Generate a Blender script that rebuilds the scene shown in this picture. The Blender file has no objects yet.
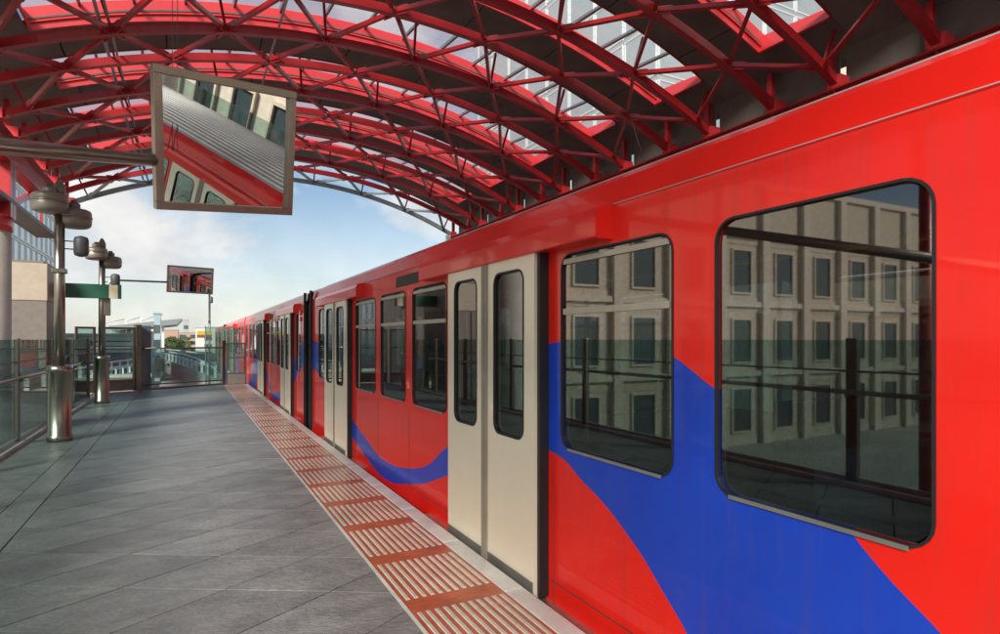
import bpy, math, random
from math import sin, cos, pi, radians, tan, atan, atan2, sqrt
from mathutils import Vector, Matrix
random.seed(7)
S = bpy.context.scene
COL = S.collection
# ------------------------------------------------------------------ camera, sky, sun, exposure
F_PX, VPX, VPY, EYE = 600.0, 187.0, 339.0, 1.55
YAW = atan((500 - VPX) / F_PX)
cam = bpy.data.cameras.new('camera'); co = bpy.data.objects.new('camera', cam); COL.objects.link(co)
cam.sensor_width = 36; cam.lens = 36 * F_PX / 1000; cam.shift_y = (VPY - 317) / 1000
cam.clip_start = 0.05; cam.clip_end = 6000
co.location = (0, 0, EYE); co.rotation_euler = (pi / 2, 0, -YAW)
S.camera = co

SUN_DIR = Vector((-0.56, -0.60, 0.48)).normalized()
W = bpy.data.worlds.new('World'); S.world = W; W.use_nodes = True
nt = W.node_tree; nt.nodes.clear()
N = nt.nodes.new; L = nt.links.new
out = N('ShaderNodeOutputWorld'); bg = N('ShaderNodeBackground'); sky = N('ShaderNodeTexSky')
sky.sky_type = 'NISHITA'; sky.sun_disc = False
sky.sun_elevation = math.asin(SUN_DIR.z); sky.sun_rotation = atan2(SUN_DIR.x, SUN_DIR.y)
sky.air_density = 1.0; sky.dust_density = 0.6; sky.ozone_density = 1.0
tc = N('ShaderNodeTexCoord'); sep = N('ShaderNodeSeparateXYZ'); L(tc.outputs['Generated'], sep.inputs[0])
ab = N('ShaderNodeMath'); ab.operation = 'ABSOLUTE'; L(sep.outputs[2], ab.inputs[0])
ad = N('ShaderNodeMath'); ad.operation = 'ADD'; ad.inputs[1].default_value = 0.6; L(ab.outputs[0], ad.inputs[0])
dx = N('ShaderNodeMath'); dx.operation = 'DIVIDE'; L(sep.outputs[0], dx.inputs[0]); L(ad.outputs[0], dx.inputs[1])
dy = N('ShaderNodeMath'); dy.operation = 'DIVIDE'; L(sep.outputs[1], dy.inputs[0]); L(ad.outputs[0], dy.inputs[1])
cb = N('ShaderNodeCombineXYZ'); L(dx.outputs[0], cb.inputs[0]); L(dy.outputs[0], cb.inputs[1])
cb.inputs[2].default_value = 1.3
ns = N('ShaderNodeTexNoise'); ns.inputs['Scale'].default_value = 3.4; ns.inputs['Detail'].default_value = 8
ns.inputs['Roughness'].default_value = 0.52; ns.inputs['Distortion'].default_value = 0.25
L(cb.outputs[0], ns.inputs['Vector'])
rmp = N('ShaderNodeValToRGB'); rmp.color_ramp.elements[0].position = 0.52; rmp.color_ramp.elements[1].position = 0.66
L(ns.outputs['Fac'], rmp.inputs[0])
# haze whitening toward the horizon
hz = N('ShaderNodeMapRange'); hz.inputs[1].default_value = 0.0; hz.inputs[2].default_value = 0.22
hz.inputs[3].default_value = 0.7; hz.inputs[4].default_value = 0.0; L(ab.outputs[0], hz.inputs[0])
mxf = N('ShaderNodeMath'); mxf.operation = 'MAXIMUM'; L(rmp.outputs[0], mxf.inputs[0]); L(hz.outputs[0], mxf.inputs[1])
mx = N('ShaderNodeMix'); mx.data_type = 'RGBA'; L(mxf.outputs[0], mx.inputs[0]); L(sky.outputs[0], mx.inputs[6])
n2_ = N('ShaderNodeTexNoise'); n2_.inputs['Scale'].default_value = 9.0; n2_.inputs['Detail'].default_value = 6; L(cb.outputs[0], n2_.inputs['Vector'])
cr2 = N('ShaderNodeValToRGB'); cr2.color_ramp.elements[0].position = .35; cr2.color_ramp.elements[1].position = .65
cr2.color_ramp.elements[0].color = (6.2, 6.3, 6.4, 1); cr2.color_ramp.elements[1].color = (8.0, 7.95, 7.8, 1); L(n2_.outputs['Fac'], cr2.inputs[0])
L(cr2.outputs[0], mx.inputs[7])
L(mx.outputs[2], bg.inputs[0]); bg.inputs[1].default_value = 0.074; L(bg.outputs[0], out.inputs[0])

sl = bpy.data.lights.new('sun', 'SUN'); sl.energy = 3.8; sl.angle = radians(14); sl.color = (1, 0.94, 0.84)
so = bpy.data.objects.new('sun', sl); COL.objects.link(so)
so.rotation_euler = (-SUN_DIR).to_track_quat('-Z', 'Y').to_euler(); so.location = (30, -30, 60)
S.view_settings.view_transform = 'Standard'; S.view_settings.look = 'None'
S.view_settings.exposure = 0.72; S.view_settings.gamma = 1
S.render.engine = 'CYCLES'
S.cycles.max_bounces = 10; S.cycles.transparent_max_bounces = 24; S.cycles.glossy_bounces = 5

# ------------------------------------------------------------------ pixel helpers
def ray(px, py):
    r = (px - 500) / F_PX; u = (VPY - py) / F_PX
    return Vector((r * cos(YAW) + sin(YAW), cos(YAW) - r * sin(YAW), u))
def at_y(px, py, y):
    d = ray(px, py); k = y / d.y; return Vector((d.x * k, y, EYE + d.z * k))
def at_z(px, py, z):
    d = ray(px, py); k = (z - EYE) / d.z; return Vector((d.x * k, d.y * k, z))
def on_line(px, A, B):
    d = ray(px, VPY); e = (B[0] - A[0], B[1] - A[1])
    # A + t e = k d
    det = e[0] * (-d.y) + d.x * e[1]
    t = (-A[0] * (-d.y) - d.x * A[1]) / det
    return t

# ------------------------------------------------------------------ materials
def mat(name, col, rough=0.5, metal=0.0, var=0.12, scale=6.0, bump=0.0, bscale=60.0, coat=0.0, rvar=0.0, stretch=(1, 1, 1), spec=0.5, col2=None, detail=6, orand=0.0, stain=0.0):
    m = bpy.data.materials.new(name); m.use_nodes = True
    t = m.node_tree; b = t.nodes['Principled BSDF']
    b.inputs['Roughness'].default_value = rough; b.inputs['Metallic'].default_value = metal
    b.inputs['Coat Weight'].default_value = coat; b.inputs['Coat Roughness'].default_value = 0.06
    b.inputs['Specular IOR Level'].default_value = spec
    c = t.nodes.new('ShaderNodeTexCoord'); mp = t.nodes.new('ShaderNodeMapping'); mp.inputs['Scale'].default_value = stretch
    t.links.new(c.outputs['Object'], mp.inputs['Vector'])
    n = t.nodes.new('ShaderNodeTexNoise'); n.inputs['Scale'].default_value = scale; n.inputs['Detail'].default_value = detail
    n.inputs['Roughness'].default_value = 0.62
    t.links.new(mp.outputs[0], n.inputs['Vector'])
    r = t.nodes.new('ShaderNodeValToRGB')
    lo = col2 if col2 else tuple(x * (1 - var) for x in col); hi = col if col2 else tuple(min(1, x * (1 + var)) for x in col)
    r.color_ramp.elements[0].position = 0.3; r.color_ramp.elements[1].position = 0.72
    r.color_ramp.elements[0].color = (*lo, 1); r.color_ramp.elements[1].color = (*hi, 1)
    t.links.new(n.outputs['Fac'], r.inputs[0]); t.links.new(r.outputs[0], b.inputs['Base Color'])
    if orand:
        oi = t.nodes.new('ShaderNodeObjectInfo'); om = t.nodes.new('ShaderNodeMapRange'); om.inputs[3].default_value = 1 - orand; om.inputs[4].default_value = 1 + orand
        t.links.new(oi.outputs['Random'], om.inputs[0]); vm = t.nodes.new('ShaderNodeVectorMath'); vm.operation = 'SCALE'
        t.links.new(r.outputs[0], vm.inputs[0]); t.links.new(om.outputs[0], vm.inputs['Scale']); t.links.new(vm.outputs[0], b.inputs['Base Color'])
        # each piece gets its own grain
        sc_ = t.nodes.new('ShaderNodeVectorMath'); sc_.operation = 'ADD'; cm_ = t.nodes.new('ShaderNodeMath'); cm_.operation = 'MULTIPLY'; cm_.inputs[1].default_value = 50
        t.links.new(oi.outputs['Random'], cm_.inputs[0]); t.links.new(c.outputs['Object'], sc_.inputs[0]); t.links.new(cm_.outputs[0], sc_.inputs[1]); t.links.new(sc_.outputs[0], mp.inputs['Vector'])
    if stain:
        src = b.inputs['Base Color'].links[0].from_socket
        ge = t.nodes.new('ShaderNodeNewGeometry')
        na = t.nodes.new('ShaderNodeTexNoise'); na.inputs['Scale'].default_value = .9; na.inputs['Detail'].default_value = 9; na.inputs['Roughness'].default_value = .7
        vo = t.nodes.new('ShaderNodeTexVoronoi'); vo.inputs['Scale'].default_value = 2.3
        t.links.new(ge.outputs['Position'], na.inputs['Vector']); t.links.new(ge.outputs['Position'], vo.inputs['Vector'])
        m1_ = t.nodes.new('ShaderNodeMapRange'); m1_.inputs[1].default_value = .32; m1_.inputs[2].default_value = .68; m1_.inputs[3].default_value = 1 - stain; m1_.inputs[4].default_value = 1 + stain * .35
        t.links.new(na.outputs['Fac'], m1_.inputs[0])
        m2_ = t.nodes.new('ShaderNodeMapRange'); m2_.inputs[1].default_value = .035; m2_.inputs[2].default_value = .055; m2_.inputs[3].default_value = 1 - stain * 1.1; m2_.inputs[4].default_value = 1.0
        t.links.new(vo.outputs['Distance'], m2_.inputs[0])
        mm_ = t.nodes.new('ShaderNodeMath'); mm_.operation = 'MULTIPLY'; t.links.new(m1_.outputs[0], mm_.inputs[0]); t.links.new(m2_.outputs[0], mm_.inputs[1])
        v2_ = t.nodes.new('ShaderNodeVectorMath'); v2_.operation = 'SCALE'; t.links.new(src, v2_.inputs[0]); t.links.new(mm_.outputs[0], v2_.inputs['Scale']); t.links.new(v2_.outputs[0], b.inputs['Base Color'])
    if rvar:
        mr = t.nodes.new('ShaderNodeMapRange'); mr.inputs[3].default_value = max(0.02, rough - rvar); mr.inputs[4].default_value = min(1, rough + rvar)
        t.links.new(n.outputs['Fac'], mr.inputs[0]); t.links.new(mr.outputs[0], b.inputs['Roughness'])
    if bump:
        n2 = t.nodes.new('ShaderNodeTexNoise'); n2.inputs['Scale'].default_value = bscale; n2.inputs['Detail'].default_value = 5
        t.links.new(mp.outputs[0], n2.inputs['Vector'])
        bp = t.nodes.new('ShaderNodeBump'); bp.inputs['Strength'].default_value = bump; bp.inputs['Distance'].default_value = 0.01
        t.links.new(n2.outputs['Fac'], bp.inputs['Height']); t.links.new(bp.outputs[0], b.inputs['Normal'])
    return m

def glass(name, tint, refl=1.0, rough=0.02, trans=0.0, ior=1.5, dirt=0.0):
    """thin pane: tinted see-through + fresnel reflection (+ a share of scattering for dirty/frosted panes)"""
    m = bpy.data.materials.new(name); m.use_nodes = True; t = m.node_tree; t.nodes.clear()
    o = t.nodes.new('ShaderNodeOutputMaterial'); tr = t.nodes.new('ShaderNodeBsdfTransparent'); tr.inputs[0].default_value = (*tint, 1)
    gl = t.nodes.new('ShaderNodeBsdfGlossy'); gl.inputs['Roughness'].default_value = rough; gl.inputs[0].default_value = (refl, refl, refl, 1)
    fr = t.nodes.new('ShaderNodeFresnel'); fr.inputs[0].default_value = ior
    geo = t.nodes.new('ShaderNodeNewGeometry')
    ix = t.nodes.new('ShaderNodeMix'); ix.data_type = 'FLOAT'; ix.inputs[2].default_value = ior; ix.inputs[3].default_value = 1 / ior
    # keep the front-face ior on both sides so that a single sheet never goes totally reflective
    ix.inputs[3].default_value = ior; t.links.new(geo.outputs['Backfacing'], ix.inputs[0]); 
    lw = t.nodes.new('ShaderNodeLayerWeight'); lw.inputs[0].default_value = 0.5
    pw = t.nodes.new('ShaderNodeMath'); pw.operation = 'POWER'; pw.inputs[1].default_value = 4.0; t.links.new(lw.outputs['Facing'], pw.inputs[0])
    ma = t.nodes.new('ShaderNodeMath'); ma.operation = 'MULTIPLY_ADD'; ma.inputs[1].default_value = 0.9; ma.inputs[2].default_value = ((ior - 1) / (ior + 1)) ** 2 * 2
    t.links.new(pw.outputs[0], ma.inputs[0])
    ma.use_clamp = True
    mix = t.nodes.new('ShaderNodeMixShader'); t.links.new(ma.outputs[0], mix.inputs[0])
    base = tr
    if trans:
        tl = t.nodes.new('ShaderNodeBsdfTranslucent'); tl.inputs[0].default_value = (.86, .88, .86, 1)
        m2 = t.nodes.new('ShaderNodeMixShader'); m2.inputs[0].default_value = trans
        t.links.new(tr.outputs[0], m2.inputs[1]); t.links.new(tl.outputs[0], m2.inputs[2]); base = m2
    if dirt:
        df = t.nodes.new('ShaderNodeBsdfDiffuse'); df.inputs[0].default_value = (.45, .5, .48, 1)
        m3 = t.nodes.new('ShaderNodeMixShader')
        c = t.nodes.new('ShaderNodeTexCoord'); n = t.nodes.new('ShaderNodeTexNoise'); n.inputs['Scale'].default_value = 3; n.inputs['Detail'].default_value = 7
        t.links.new(c.outputs['Object'], n.inputs['Vector'])
        mr = t.nodes.new('ShaderNodeMapRange'); mr.inputs[1].default_value = .35; mr.inputs[2].default_value = .75; mr.inputs[3].default_value = dirt * .3; mr.inputs[4].default_value = dirt
        t.links.new(n.outputs['Fac'], mr.inputs[0]); t.links.new(mr.outputs[0], m3.inputs[0])
        t.links.new(base.outputs[0], m3.inputs[1]); t.links.new(df.outputs[0], m3.inputs[2]); base = m3
    t.links.new(base.outputs[0], mix.inputs[1]); t.links.new(gl.outputs[0], mix.inputs[2]); t.links.new(mix.outputs[0], o.inputs[0])
    return m

M = {}
M['slate'] = mat('slate_tile', (.265, .265, .258), .38, 0, scale=4.5, bump=.9, bscale=26, rvar=.16, stretch=(1, 1.5, 1), col2=(.15, .15, .147), orand=.14, stain=.16, spec=.5)
M['grout'] = mat('tile_grout', (.10, .10, .10), .85)
M['coping'] = mat('coping_stone', (.60, .58, .54), .36, scale=5, bump=.25, bscale=80, var=.14, rvar=.12, stain=.25)
M['tact'] = mat('tactile_orange', (.42, .10, .045), .24, scale=4, var=.3, bump=.2, bscale=90, rvar=.12, stain=.35)
M['bar'] = mat('tactile_bar_white', (.52, .46, .39), .28, scale=9, var=.2, stain=.4)
M['concrete'] = mat('concrete', (.36, .35, .33), .8, scale=2, var=.2, bump=.3, bscale=30)
M['ballast'] = mat('ballast', (.11, .10, .09), .95, scale=30, var=.45, bump=1, bscale=60)
M['rail'] = mat('rail_steel', (.30, .27, .24), .35, .9)
M['whitep'] = mat('white_paint', (.76, .76, .74), .45, var=.08)
M['redsteel'] = mat('red_steel_paint', (.42, .017, .022), .38, var=.18, scale=3, bump=.05, coat=.25)
M['redplate'] = mat('red_plate_paint', (.76, .045, .055), .4, var=.10, scale=2, coat=.2)
M['roofdark'] = mat('roof_liner', (.15, .135, .12), .75, var=.25, scale=1.3, bump=.12, bscale=8)
M['alu'] = mat('glazing_bar_grey', (.28, .29, .29), .4, .6)
M['skyglass'] = glass('skylight_glass', (.92, .95, .94), trans=.25, refl=.5)
M['steel'] = mat('brushed_stainless', (.36, .33, .275), .30, 1.0, var=.04, scale=9, rvar=.04)
M['steel_d'] = mat('dark_stainless_post', (.20, .185, .16), .34, .9, var=.15, scale=14)
M['lampbody'] = mat('lamp_housing_grey', (.25, .225, .19), .45, .35, var=.15)
M['darkgrey'] = mat('dark_grey_plastic', (.07, .075, .08), .5)
M['bluegrey'] = mat('blue_grey_metal', (.17, .22, .25), .4, .3)
M['balglass'] = glass('balustrade_glass', (.70, .83, .80), refl=.5, dirt=.10)
M['screen'] = glass('green_screen_glass', (.60, .76, .70), refl=.5, dirt=.16)
M['mirror'] = None
m = bpy.data.materials.new('mirror_glass'); m.use_nodes = True; b = m.node_tree.nodes['Principled BSDF']
b.inputs['Metallic'].default_value = 1; b.inputs['Roughness'].default_value = .012; b.inputs['Base Color'].default_value = (.80, .83, .82, 1); M['mirror'] = m
M['mframe'] = mat('mirror_frame', (.36, .33, .275), .36, .85, var=.12)
M['white_col'] = mat('column_paint', (.60, .57, .52), .6, var=.10, scale=3, bump=.08)
M['green'] = mat('green_sign', (.008, .075, .045), .4, var=.1)
M['cream'] = mat('cream_panel', (.62, .54, .40), .5, var=.08)
M['beige'] = mat('beige_cladding', (.40, .335, .26), .6, var=.10)
M['brown'] = mat('brown_cladding', (.17, .145, .125), .55, var=.15)
M['gutter'] = mat('gutter_brown', (.13, .10, .09), .5, var=.2)
M['stone'] = mat('sandstone', (.62, .53, .41), .85, var=.22, scale=3, bump=.4, bscale=18)
M['stone2'] = mat('sandstone_trim', (.68, .60, .49), .8, var=.15, scale=3)
M['winglass'] = mat('building_glass', (.05, .075, .08), .06, 0, var=.2, spec=.9, coat=.5)
M['towerglass'] = mat('tower_glass', (.34, .40, .42), .12, .4, var=.12, scale=.3)
M['towerframe'] = mat('tower_frame', (.62, .64, .63), .4, .2, var=.06)
M['asphalt'] = mat('asphalt', (.055, .055, .057), .85, var=.25, scale=.8)
M['ground'] = mat('urban_paving', (.42, .40, .37), .9, var=.2, scale=.15)
M['brick'] = mat('brick_wall', (.40, .27, .20), .85, var=.2, scale=3)
M['paleblock'] = mat('pale_render', (.58, .56, .52), .8, var=.1)
M['greyblock'] = mat('grey_cladding', (.36, .38, .39), .5, .1, var=.12)
M['bluewall'] = mat('blue_cladding', (.10, .19, .32), .5, var=.15)
M['lblue'] = mat('pale_blue_glass', (.38, .50, .56), .2, .2, var=.1)
M['paleglass'] = mat('pale_glass', (.66, .73, .73), .2, .1, var=.08)
M['stadium'] = mat('stand_roof_metal', (.30, .33, .34), .35, .4, var=.1)
M['leaf'] = mat('foliage', (.085, .13, .035), .7, var=.4, scale=3)
M['bark'] = mat('bark', (.12, .09, .06), .9)
M['yellow'] = mat('yellow_board', (.55, .40, .03), .5)
M['rust'] = mat('red_brown_trough', (.22, .06, .045), .6, var=.25)
M['black'] = mat('black_rubber', (.012, .012, .013), .55)
M['rubber'] = mat('door_edge_rubber_shade', (.28, .24, .19), .6)  # rubber tone that also carries the shading of the leaf edge
M['underframe'] = mat('underframe_grime', (.04, .036, .033), .8, var=.4, scale=8)
M['door'] = mat('door_paint', (.80, .71, .55), .30, 0.15, var=.05, scale=2, coat=.35)
M['tglass'] = glass('train_window_glass', (.24, .27, .26), refl=1.0, ior=1.75)
M['lining'] = mat('train_lining', (.52, .50, .44), .6, var=.05)
M['tfloor'] = mat('train_floor', (.06, .06, .07), .6)
M['seat'] = mat('seat_moquette', (.03, .07, .12), .9, var=.4, scale=40)
M['pole'] = mat('grab_pole', (.50, .46, .38), .3, .8)
M['yellowrail'] = mat('yellow_grab_rail', (.60, .46, .04), .4)
M['troof'] = mat('train_roof_grey', (.42, .42, .41), .5, .2, var=.15, scale=3)
M['redpaint'] = mat('train_red_cover', (.72, .014, .008), .30, 0, var=.06, scale=2, coat=.55, spec=.25)
M['trim'] = mat('window_trim_cream', (.42, .38, .31), .4, .2)
M['alutrim'] = mat('window_edge_metal', (.42, .41, .38), .35, .8)

# train livery: red with a sweeping blue band, laid out along the vehicle in object space
def livery():
    m = bpy.data.materials.new('train_livery'); m.use_nodes = True; t = m.node_tree; b = t.nodes['Principled BSDF']
    b.inputs['Roughness'].default_value = .30; b.inputs['Specular IOR Level'].default_value = .25; b.inputs['Coat Weight'].default_value = .40; b.inputs['Coat Roughness'].default_value = .05
    c = t.nodes.new('ShaderNodeTexCoord'); s = t.nodes.new('ShaderNodeSeparateXYZ'); t.links.new(c.outputs['Object'], s.inputs[0])
    a = t.nodes.new('ShaderNodeMath'); a.operation = 'ABSOLUTE'; t.links.new(s.outputs[1], a.inputs[0])
    u = t.nodes.new('ShaderNodeMath'); u.operation = 'DIVIDE'; u.inputs[1].default_value = 14.0; t.links.new(a.outputs[0], u.inputs[0])
    top = [(.0, .1), (1.05, .72), (1.84, 1.335), (2.6, 1.55), (3.28, 1.50), (4.05, 1.06), (4.83, .612), (5.84, .235), (6.71, .164), (7.49, .30), (8.35, .50), (9.6, 1.0), (10.5, 1.45), (11.45, 1.55)]
    bot = [(.0, -.2), (1.05, -.2), (1.7, .0), (2.1, .30), (2.41, .54), (2.80, .732), (3.28, .859), (4.05, .66), (4.83, .364), (5.84, .075), (6.71, -.04), (7.49, .07), (8.35, .25), (9.6, .6), (10.5, .95), (11.45, 1.05)]
    outs = []
    for pts in (top, bot):
        fc = t.nodes.new('ShaderNodeFloatCurve'); cv = fc.mapping.curves[0]
        P = sorted(((11.45 - Z) / 14.0, (z + .2) / 2.2) for Z, z in pts)
        P.append((1.0, 0.0))
        while len(cv.points) < len(P): cv.points.new(.5, .5)
        for q, p in zip(cv.points, P): q.location = p
        fc.mapping.update(); t.links.new(u.outputs[0], fc.inputs[1])
        ma = t.nodes.new('ShaderNodeMath'); ma.operation = 'MULTIPLY_ADD'; ma.inputs[1].default_value = 2.2; ma.inputs[2].default_value = -.2
        t.links.new(fc.outputs[0], ma.inputs[0]); outs.append(ma)
    l = t.nodes.new('ShaderNodeMath'); l.operation = 'LESS_THAN'; t.links.new(s.outputs[2], l.inputs[0]); t.links.new(outs[0].outputs[0], l.inputs[1])
    g = t.nodes.new('ShaderNodeMath'); g.operation = 'GREATER_THAN'; t.links.new(s.outputs[2], g.inputs[0]); t.links.new(outs[1].outputs[0], g.inputs[1])
    k = t.nodes.new('ShaderNodeMath'); k.operation = 'MULTIPLY'; t.links.new(l.outputs[0], k.inputs[0]); t.links.new(g.outputs[0], k.inputs[1])
    n = t.nodes.new('ShaderNodeTexNoise'); n.inputs['Scale'].default_value = 2.5; n.inputs['Detail'].default_value = 6; t.links.new(c.outputs['Object'], n.inputs['Vector'])
    def ramp(c0, c1):
        r = t.nodes.new('ShaderNodeValToRGB'); r.color_ramp.elements[0].color = (*c0, 1); r.color_ramp.elements[1].color = (*c1, 1)
        r.color_ramp.elements[0].position = .3; r.color_ramp.elements[1].position = .7; t.links.new(n.outputs['Fac'], r.inputs[0]); return r
    r1 = ramp((.70, .012, .006), (.76, .017, .009)); r2 = ramp((.008, .045, .42), (.011, .056, .47))
    x = t.nodes.new('ShaderNodeMix'); x.data_type = 'RGBA'; t.links.new(k.outputs[0], x.inputs[0]); t.links.new(r1.outputs[0], x.inputs[6]); t.links.new(r2.outputs[0], x.inputs[7])
    gm = t.nodes.new('ShaderNodeMapping'); gm.inputs['Scale'].default_value = (1, 9, .7); t.links.new(c.outputs['Object'], gm.inputs['Vector'])
    gn = t.nodes.new('ShaderNodeTexNoise'); gn.inputs['Scale'].default_value = 1.6; gn.inputs['Detail'].default_value = 9; gn.inputs['Roughness'].default_value = .7; t.links.new(gm.outputs[0], gn.inputs['Vector'])
    gr = t.nodes.new('ShaderNodeMapRange'); gr.inputs[1].default_value = .50; gr.inputs[2].default_value = .80; gr.inputs[3].default_value = 0; gr.inputs[4].default_value = .28; t.links.new(gn.outputs['Fac'], gr.inputs[0])
    gx = t.nodes.new('ShaderNodeMix'); gx.data_type = 'RGBA'; t.links.new(gr.outputs[0], gx.inputs[0]); t.links.new(x.outputs[2], gx.inputs[6]); gx.inputs[7].default_value = (.10, .055, .04, 1)
    t.links.new(gx.outputs[2], b.inputs['Base Color'])
    wv = t.nodes.new('ShaderNodeTexNoise'); wv.inputs['Scale'].default_value = 1.1; wv.inputs['Detail'].default_value = 1; t.links.new(c.outputs['Object'], wv.inputs['Vector'])
    wb = t.nodes.new('ShaderNodeBump'); wb.inputs['Strength'].default_value = .25; wb.inputs['Distance'].default_value = .02; t.links.new(wv.outputs['Fac'], wb.inputs['Height'])
    t.links.new(wb.outputs[0], b.inputs['Normal']); t.links.new(wb.outputs[0], b.inputs['Coat Normal'])
    mr = t.nodes.new('ShaderNodeMapRange'); mr.inputs[3].default_value = .22; mr.inputs[4].default_value = .42; t.links.new(n.outputs['Fac'], mr.inputs[0]); t.links.new(mr.outputs[0], b.inputs['Roughness'])
    return m
M['livery'] = livery()

# ------------------------------------------------------------------ mesh builder
class MB:
    def __init__(s): s.v = []; s.f = []; s.sm = []
    def add(s, vs, fs, smooth=False):
        o = len(s.v); s.v += [tuple(v) for v in vs]; s.f += [tuple(o + i for i in f) for f in fs]; s.sm += [smooth] * len(fs); return s
    def box(s, x0, x1, y0, y1, z0, z1):
        return s.add([(x0, y0, z0), (x1, y0, z0), (x1, y1, z0), (x0, y1, z0), (x0, y0, z1), (x1, y0, z1), (x1, y1, z1), (x0, y1, z1)],
                     [(0, 3, 2, 1), (4, 5, 6, 7), (0, 1, 5, 4), (1, 2, 6, 5), (2, 3, 7, 6), (3, 0, 4, 7)])
    def bar(s, a, b, w, h, up=(0, 0, 1)):
        a = Vector(a); b = Vector(b); d = (b - a).normalized(); up = Vector(up)
        if abs(d.dot(up)) > .98: up = Vector((1, 0, 0))
        r = d.cross(up).normalized(); u = r.cross(d)
        c = [(-w / 2, -h / 2), (w / 2, -h / 2), (w / 2, h / 2), (-w / 2, h / 2)]
        vs = [p + r * i + u * j for p in (a, b) for i, j in c]
        return s.add(vs, [(0, 1, 2, 3), (7, 6, 5, 4), (0, 4, 5, 1), (1, 5, 6, 2), (2, 6, 7, 3), (3, 7, 4, 0)])
    def tube(s, pts, r, n=12, caps=True):
        pts = [Vector(p) for p in pts]; rs = r if isinstance(r, (list, tuple)) else [r] * len(pts)
        vs = []; ref = None
        for i, p in enumerate(pts):
            d = (pts[min(i + 1, len(pts) - 1)] - pts[max(i - 1, 0)]).normalized()
            if ref is None: ref = Vector((0, 0, 1)) if abs(d.z) < .9 else Vector((1, 0, 0))
            a = d.cross(ref).normalized(); b = a.cross(d); ref = b
            vs += [p + (a * cos(2 * pi * k / n) + b * sin(2 * pi * k / n)) * rs[i] for k in range(n)]
        fs = [(i * n + k, i * n + (k + 1) % n, (i + 1) * n + (k + 1) % n, (i + 1) * n + k) for i in range(len(pts) - 1) for k in range(n)]
        s.add(vs, fs, True)
        if caps:
            o = len(s.v) - len(vs); s.f += [tuple(o + k for k in range(n))[::-1], tuple(o + (len(pts) - 1) * n + k for k in range(n))]; s.sm += [False, False]
        return s
    def lathe(s, prof, n=28, c=(0, 0, 0), axis='z', smooth=True):
        vs = []
        for r, h in prof:
            for k in range(n):
                a = 2 * pi * k / n; p = (r * cos(a), r * sin(a), h)
                if axis == 'x': p = (p[2], p[0], p[1])
                if axis == 'y': p = (p[0], p[2], p[1])
                vs.append((p[0] + c[0], p[1] + c[1], p[2] + c[2]))
        fs = [(i * n + k, i * n + (k + 1) % n, (i + 1) * n + (k + 1) % n, (i + 1) * n + k) for i in range(len(prof) - 1) for k in range(n)]
        fs += [tuple(range(n))[::-1], tuple((len(prof) - 1) * n + k for k in range(n))]
        o = len(s.v); s.add(vs, fs, smooth)
        s.sm[-1] = s.sm[-2] = False
        return s
    def prism(s, poly, z0, z1):
        n = len(poly); vs = [(x, y, z0) for x, y in poly] + [(x, y, z1) for x, y in poly]
        return s.add(vs, [tuple(range(n))[::-1], tuple(range(n, 2 * n))] + [(i, (i + 1) % n, n + (i + 1) % n, n + i) for i in range(n)])
    def mesh(s, name, m):
        me = bpy.data.meshes.new(name); me.from_pydata(s.v, [], s.f); me.polygons.foreach_set('use_smooth', s.sm)
        me.materials.append(m); me.update(); return me
    def build(s, name, m, parent=None, bevel=0, **kw):
        return obj(name, s.mesh(name, m), parent, bevel=bevel, **kw)

def obj(name, me, parent=None, loc=None, rot=None, bevel=0, label=None, cat=None, group=None, kind=None):
    o = bpy.data.objects.new(name, me); COL.objects.link(o)
    if parent: o.parent = parent
    if loc is not None: o.location = loc
    if rot is not None: o.rotation_euler = rot
    if bevel:
        bv = o.modifiers.new('bevel', 'BEVEL'); bv.width = bevel; bv.segments = 2; bv.limit_method = 'ANGLE'; bv.angle_limit = radians(40)
    tag(o, label, cat, group, kind); return o
def tag(o, label=None, cat=None, group=None, kind=None):
    if label: o['label'] = label
    if cat: o['category'] = cat
    if group: o['group'] = group
    if kind: o['kind'] = kind
    return o
def empty(name, loc=(0, 0, 0), rot=(0, 0, 0), **kw):
    return obj(name, None, None, loc, rot, **kw)
def copy_tree(o, parent=None):
    c = o.copy(); COL.objects.link(c); c.parent = parent
    for ch in list(o.children): copy_tree(ch, c)
    return c

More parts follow.
